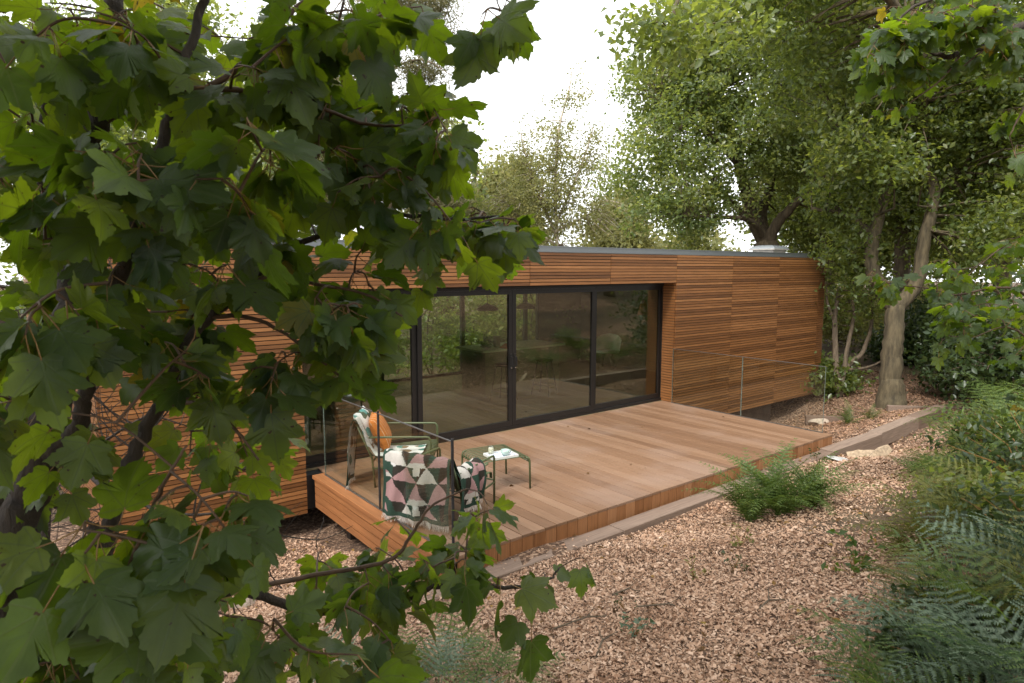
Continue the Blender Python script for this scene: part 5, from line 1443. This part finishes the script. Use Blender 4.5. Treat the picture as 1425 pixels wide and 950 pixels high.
# overhanging sycamore at the top right
DR = 4.6
q = at(1640, 500, 5.4); b2 = np.array([q[0], q[1], float(ground_z(q[0], q[1]))])
stems = [([b2, b2 + [0, 0, 1.5], at(1640, 250, 5.4), at(1630, 0, 5.2), at(1600, -200, 5.2)], 0.13, 0.06),
         ([at(1635, 60, 5.3), at(1540, -10, 5.0), at(1425, 35, DR), at(1380, 62, DR), at(1340, 72, DR), at(1320, 80, DR), at(1290, 68, DR), at(1262, 42, DR), at(1220, 60, DR)], 0.035, 0.006),
         ([at(1635, 0, 5.2), at(1520, -40, 4.8), at(1400, -20, DR), at(1290, 0, DR - 0.2), at(1240, 40, DR - 0.2)], 0.03, 0.005),
         ([at(1425, 35, DR), at(1400, 60, DR), at(1372, 68, DR), at(1330, 100, DR)], 0.012, 0.004),
         ([at(1340, 72, DR), at(1310, 110, DR), at(1270, 140, DR), at(1250, 160, DR)], 0.008, 0.003),
         ([at(1540, -10, 5.0), at(1470, 90, 4.9), at(1425, 150, 4.8), at(1405, 190, 4.8)], 0.015, 0.004)]
fills = [([(1190, 0), (1300, 0), (1330, 90), (1260, 110), (1190, 80)], 34, (4.2, 4.9), 5.5), ([(1300, 0), (1425, 0), (1425, 60), (1390, 70), (1330, 60)], 32, (4.2, 5.0), 5.5),
         ([(1200, 80), (1300, 90), (1290, 125), (1230, 135)], 10, (4.4, 4.9), 4), ([(1215, 140), (1262, 140), (1240, 165)], 2, (4.5, 4.7), 3),
         ([(1350, 70), (1425, 70), (1425, 125), (1370, 110)], 11, (4.5, 5.0), 4), ([(1385, 140), (1425, 150), (1425, 250), (1395, 220)], 4, (4.6, 5.0), 4), ([(1430, -100), (1600, -100), (1600, 250), (1430, 250)], 14, (4.5, 5.4), 5), ([(1250, -160), (1600, -160), (1600, -10), (1250, -10)], 16, (4.2, 5.2), 5)]
sycamore('sycamore branches with backlit leaves overhanging the top right corner', b2, stems, fills, LEAVES, M['bark_dark'], single=280, lsize=0.78, seed=8)

# sycamore saplings at the right edge
q = at(1500, 700, 6.2); b3 = np.array([q[0], q[1], float(ground_z(q[0], q[1]))])
DS = 6.0
stems = [([b3, at(1480, 560, 6.2), at(1462, 450, 6.1), at(1455, 330, 6.0), at(1450, 200, 6.0)], 0.035, 0.012),
         ([at(1465, 470, 6.1), at(1425, 410, DS), at(1385, 400, DS), at(1330, 410, DS), at(1285, 400, DS), at(1240, 395, DS), at(1205, 380, DS)], 0.014, 0.003),
         ([at(1458, 370, 6.0), at(1425, 350, DS), at(1395, 345, DS), at(1360, 370, DS), at(1325, 375, DS)], 0.010, 0.003),
         ([at(1475, 530, 6.2), at(1440, 480, DS), at(1400, 455, DS), at(1350, 470, DS), at(1310, 465, DS)], 0.010, 0.003)]
fills = [([(1205, 375), (1270, 380), (1262, 420), (1215, 410)], 8, (5.8, 6.1), 4), ([(1290, 350), (1425, 330), (1425, 480), (1300, 475)], 44, (5.6, 6.8), 5), ([(1300, 400), (1330, 400), (1320, 500), (1295, 490)], 5, (5.8, 6.2), 4),
         ([(1390, 480), (1450, 470), (1450, 560), (1400, 560)], 7, (5.8, 6.4), 4), ([(1430, 200), (1500, 200), (1500, 500), (1430, 500)], 8, (5.8, 6.4), 4)]
sycamore('young sycamore sapling with pale-topped leaves reaching in from the right edge', b3, stems, fills, LEAVES, M['bark_red'], name='sycamore_sapling', single=280, lsize=0.8, seed=9)

# bare twiggy tree tangled behind the near sycamore
def bare_tree(label, b, seed, L0, r0):
    r2 = np.random.default_rng(seed); t = empty('bare_tree', b); tag(t, label, 'tree')
    tr = MB(); tg = MB()
    def grow(p, d, L, r_, lev):
        n = 5; P = [p]
        for k in range(n):
            d = unit(d + r2.normal(size=3) * 0.16 + np.array([0, 0, 0.03])); P.append(P[-1] + d * L / n)
        (tr if lev < 2 else tg).tube([x - b for x in P], list(np.linspace(r_, r_ * 0.55, n + 1)), 6 if lev < 2 else 4, False)
        if lev >= 4: return
        for k in range(4 if lev else 6):
            i = r2.integers(2, n + 1)
            grow(P[i], unit(d * 0.5 + r2.normal(size=3) * 0.75), L * r2.uniform(0.45, 0.7), r_ * 0.5, lev + 1)
    for k in range(2):
        grow(b + r2.normal(size=3) * [0.15, 0.15, 0], unit(np.array([0.05 * k, 0.1, 1.0])), L0, r0, 0)
    tr.build('trunk', M['bark_dark'], t, smooth=True); tag(tg.build('twigs', M['bark_dark'], t), kind='stuff')
p = foot(40, 3.6); bare_tree('bare dark tangle of thin branches behind the near sycamore', p, 4, 1.9, 0.035)
p = foot(270, 5.6); bare_tree('thin bare dead saplings in front of the cabin left wall', p, 9, 0.5, 0.010)
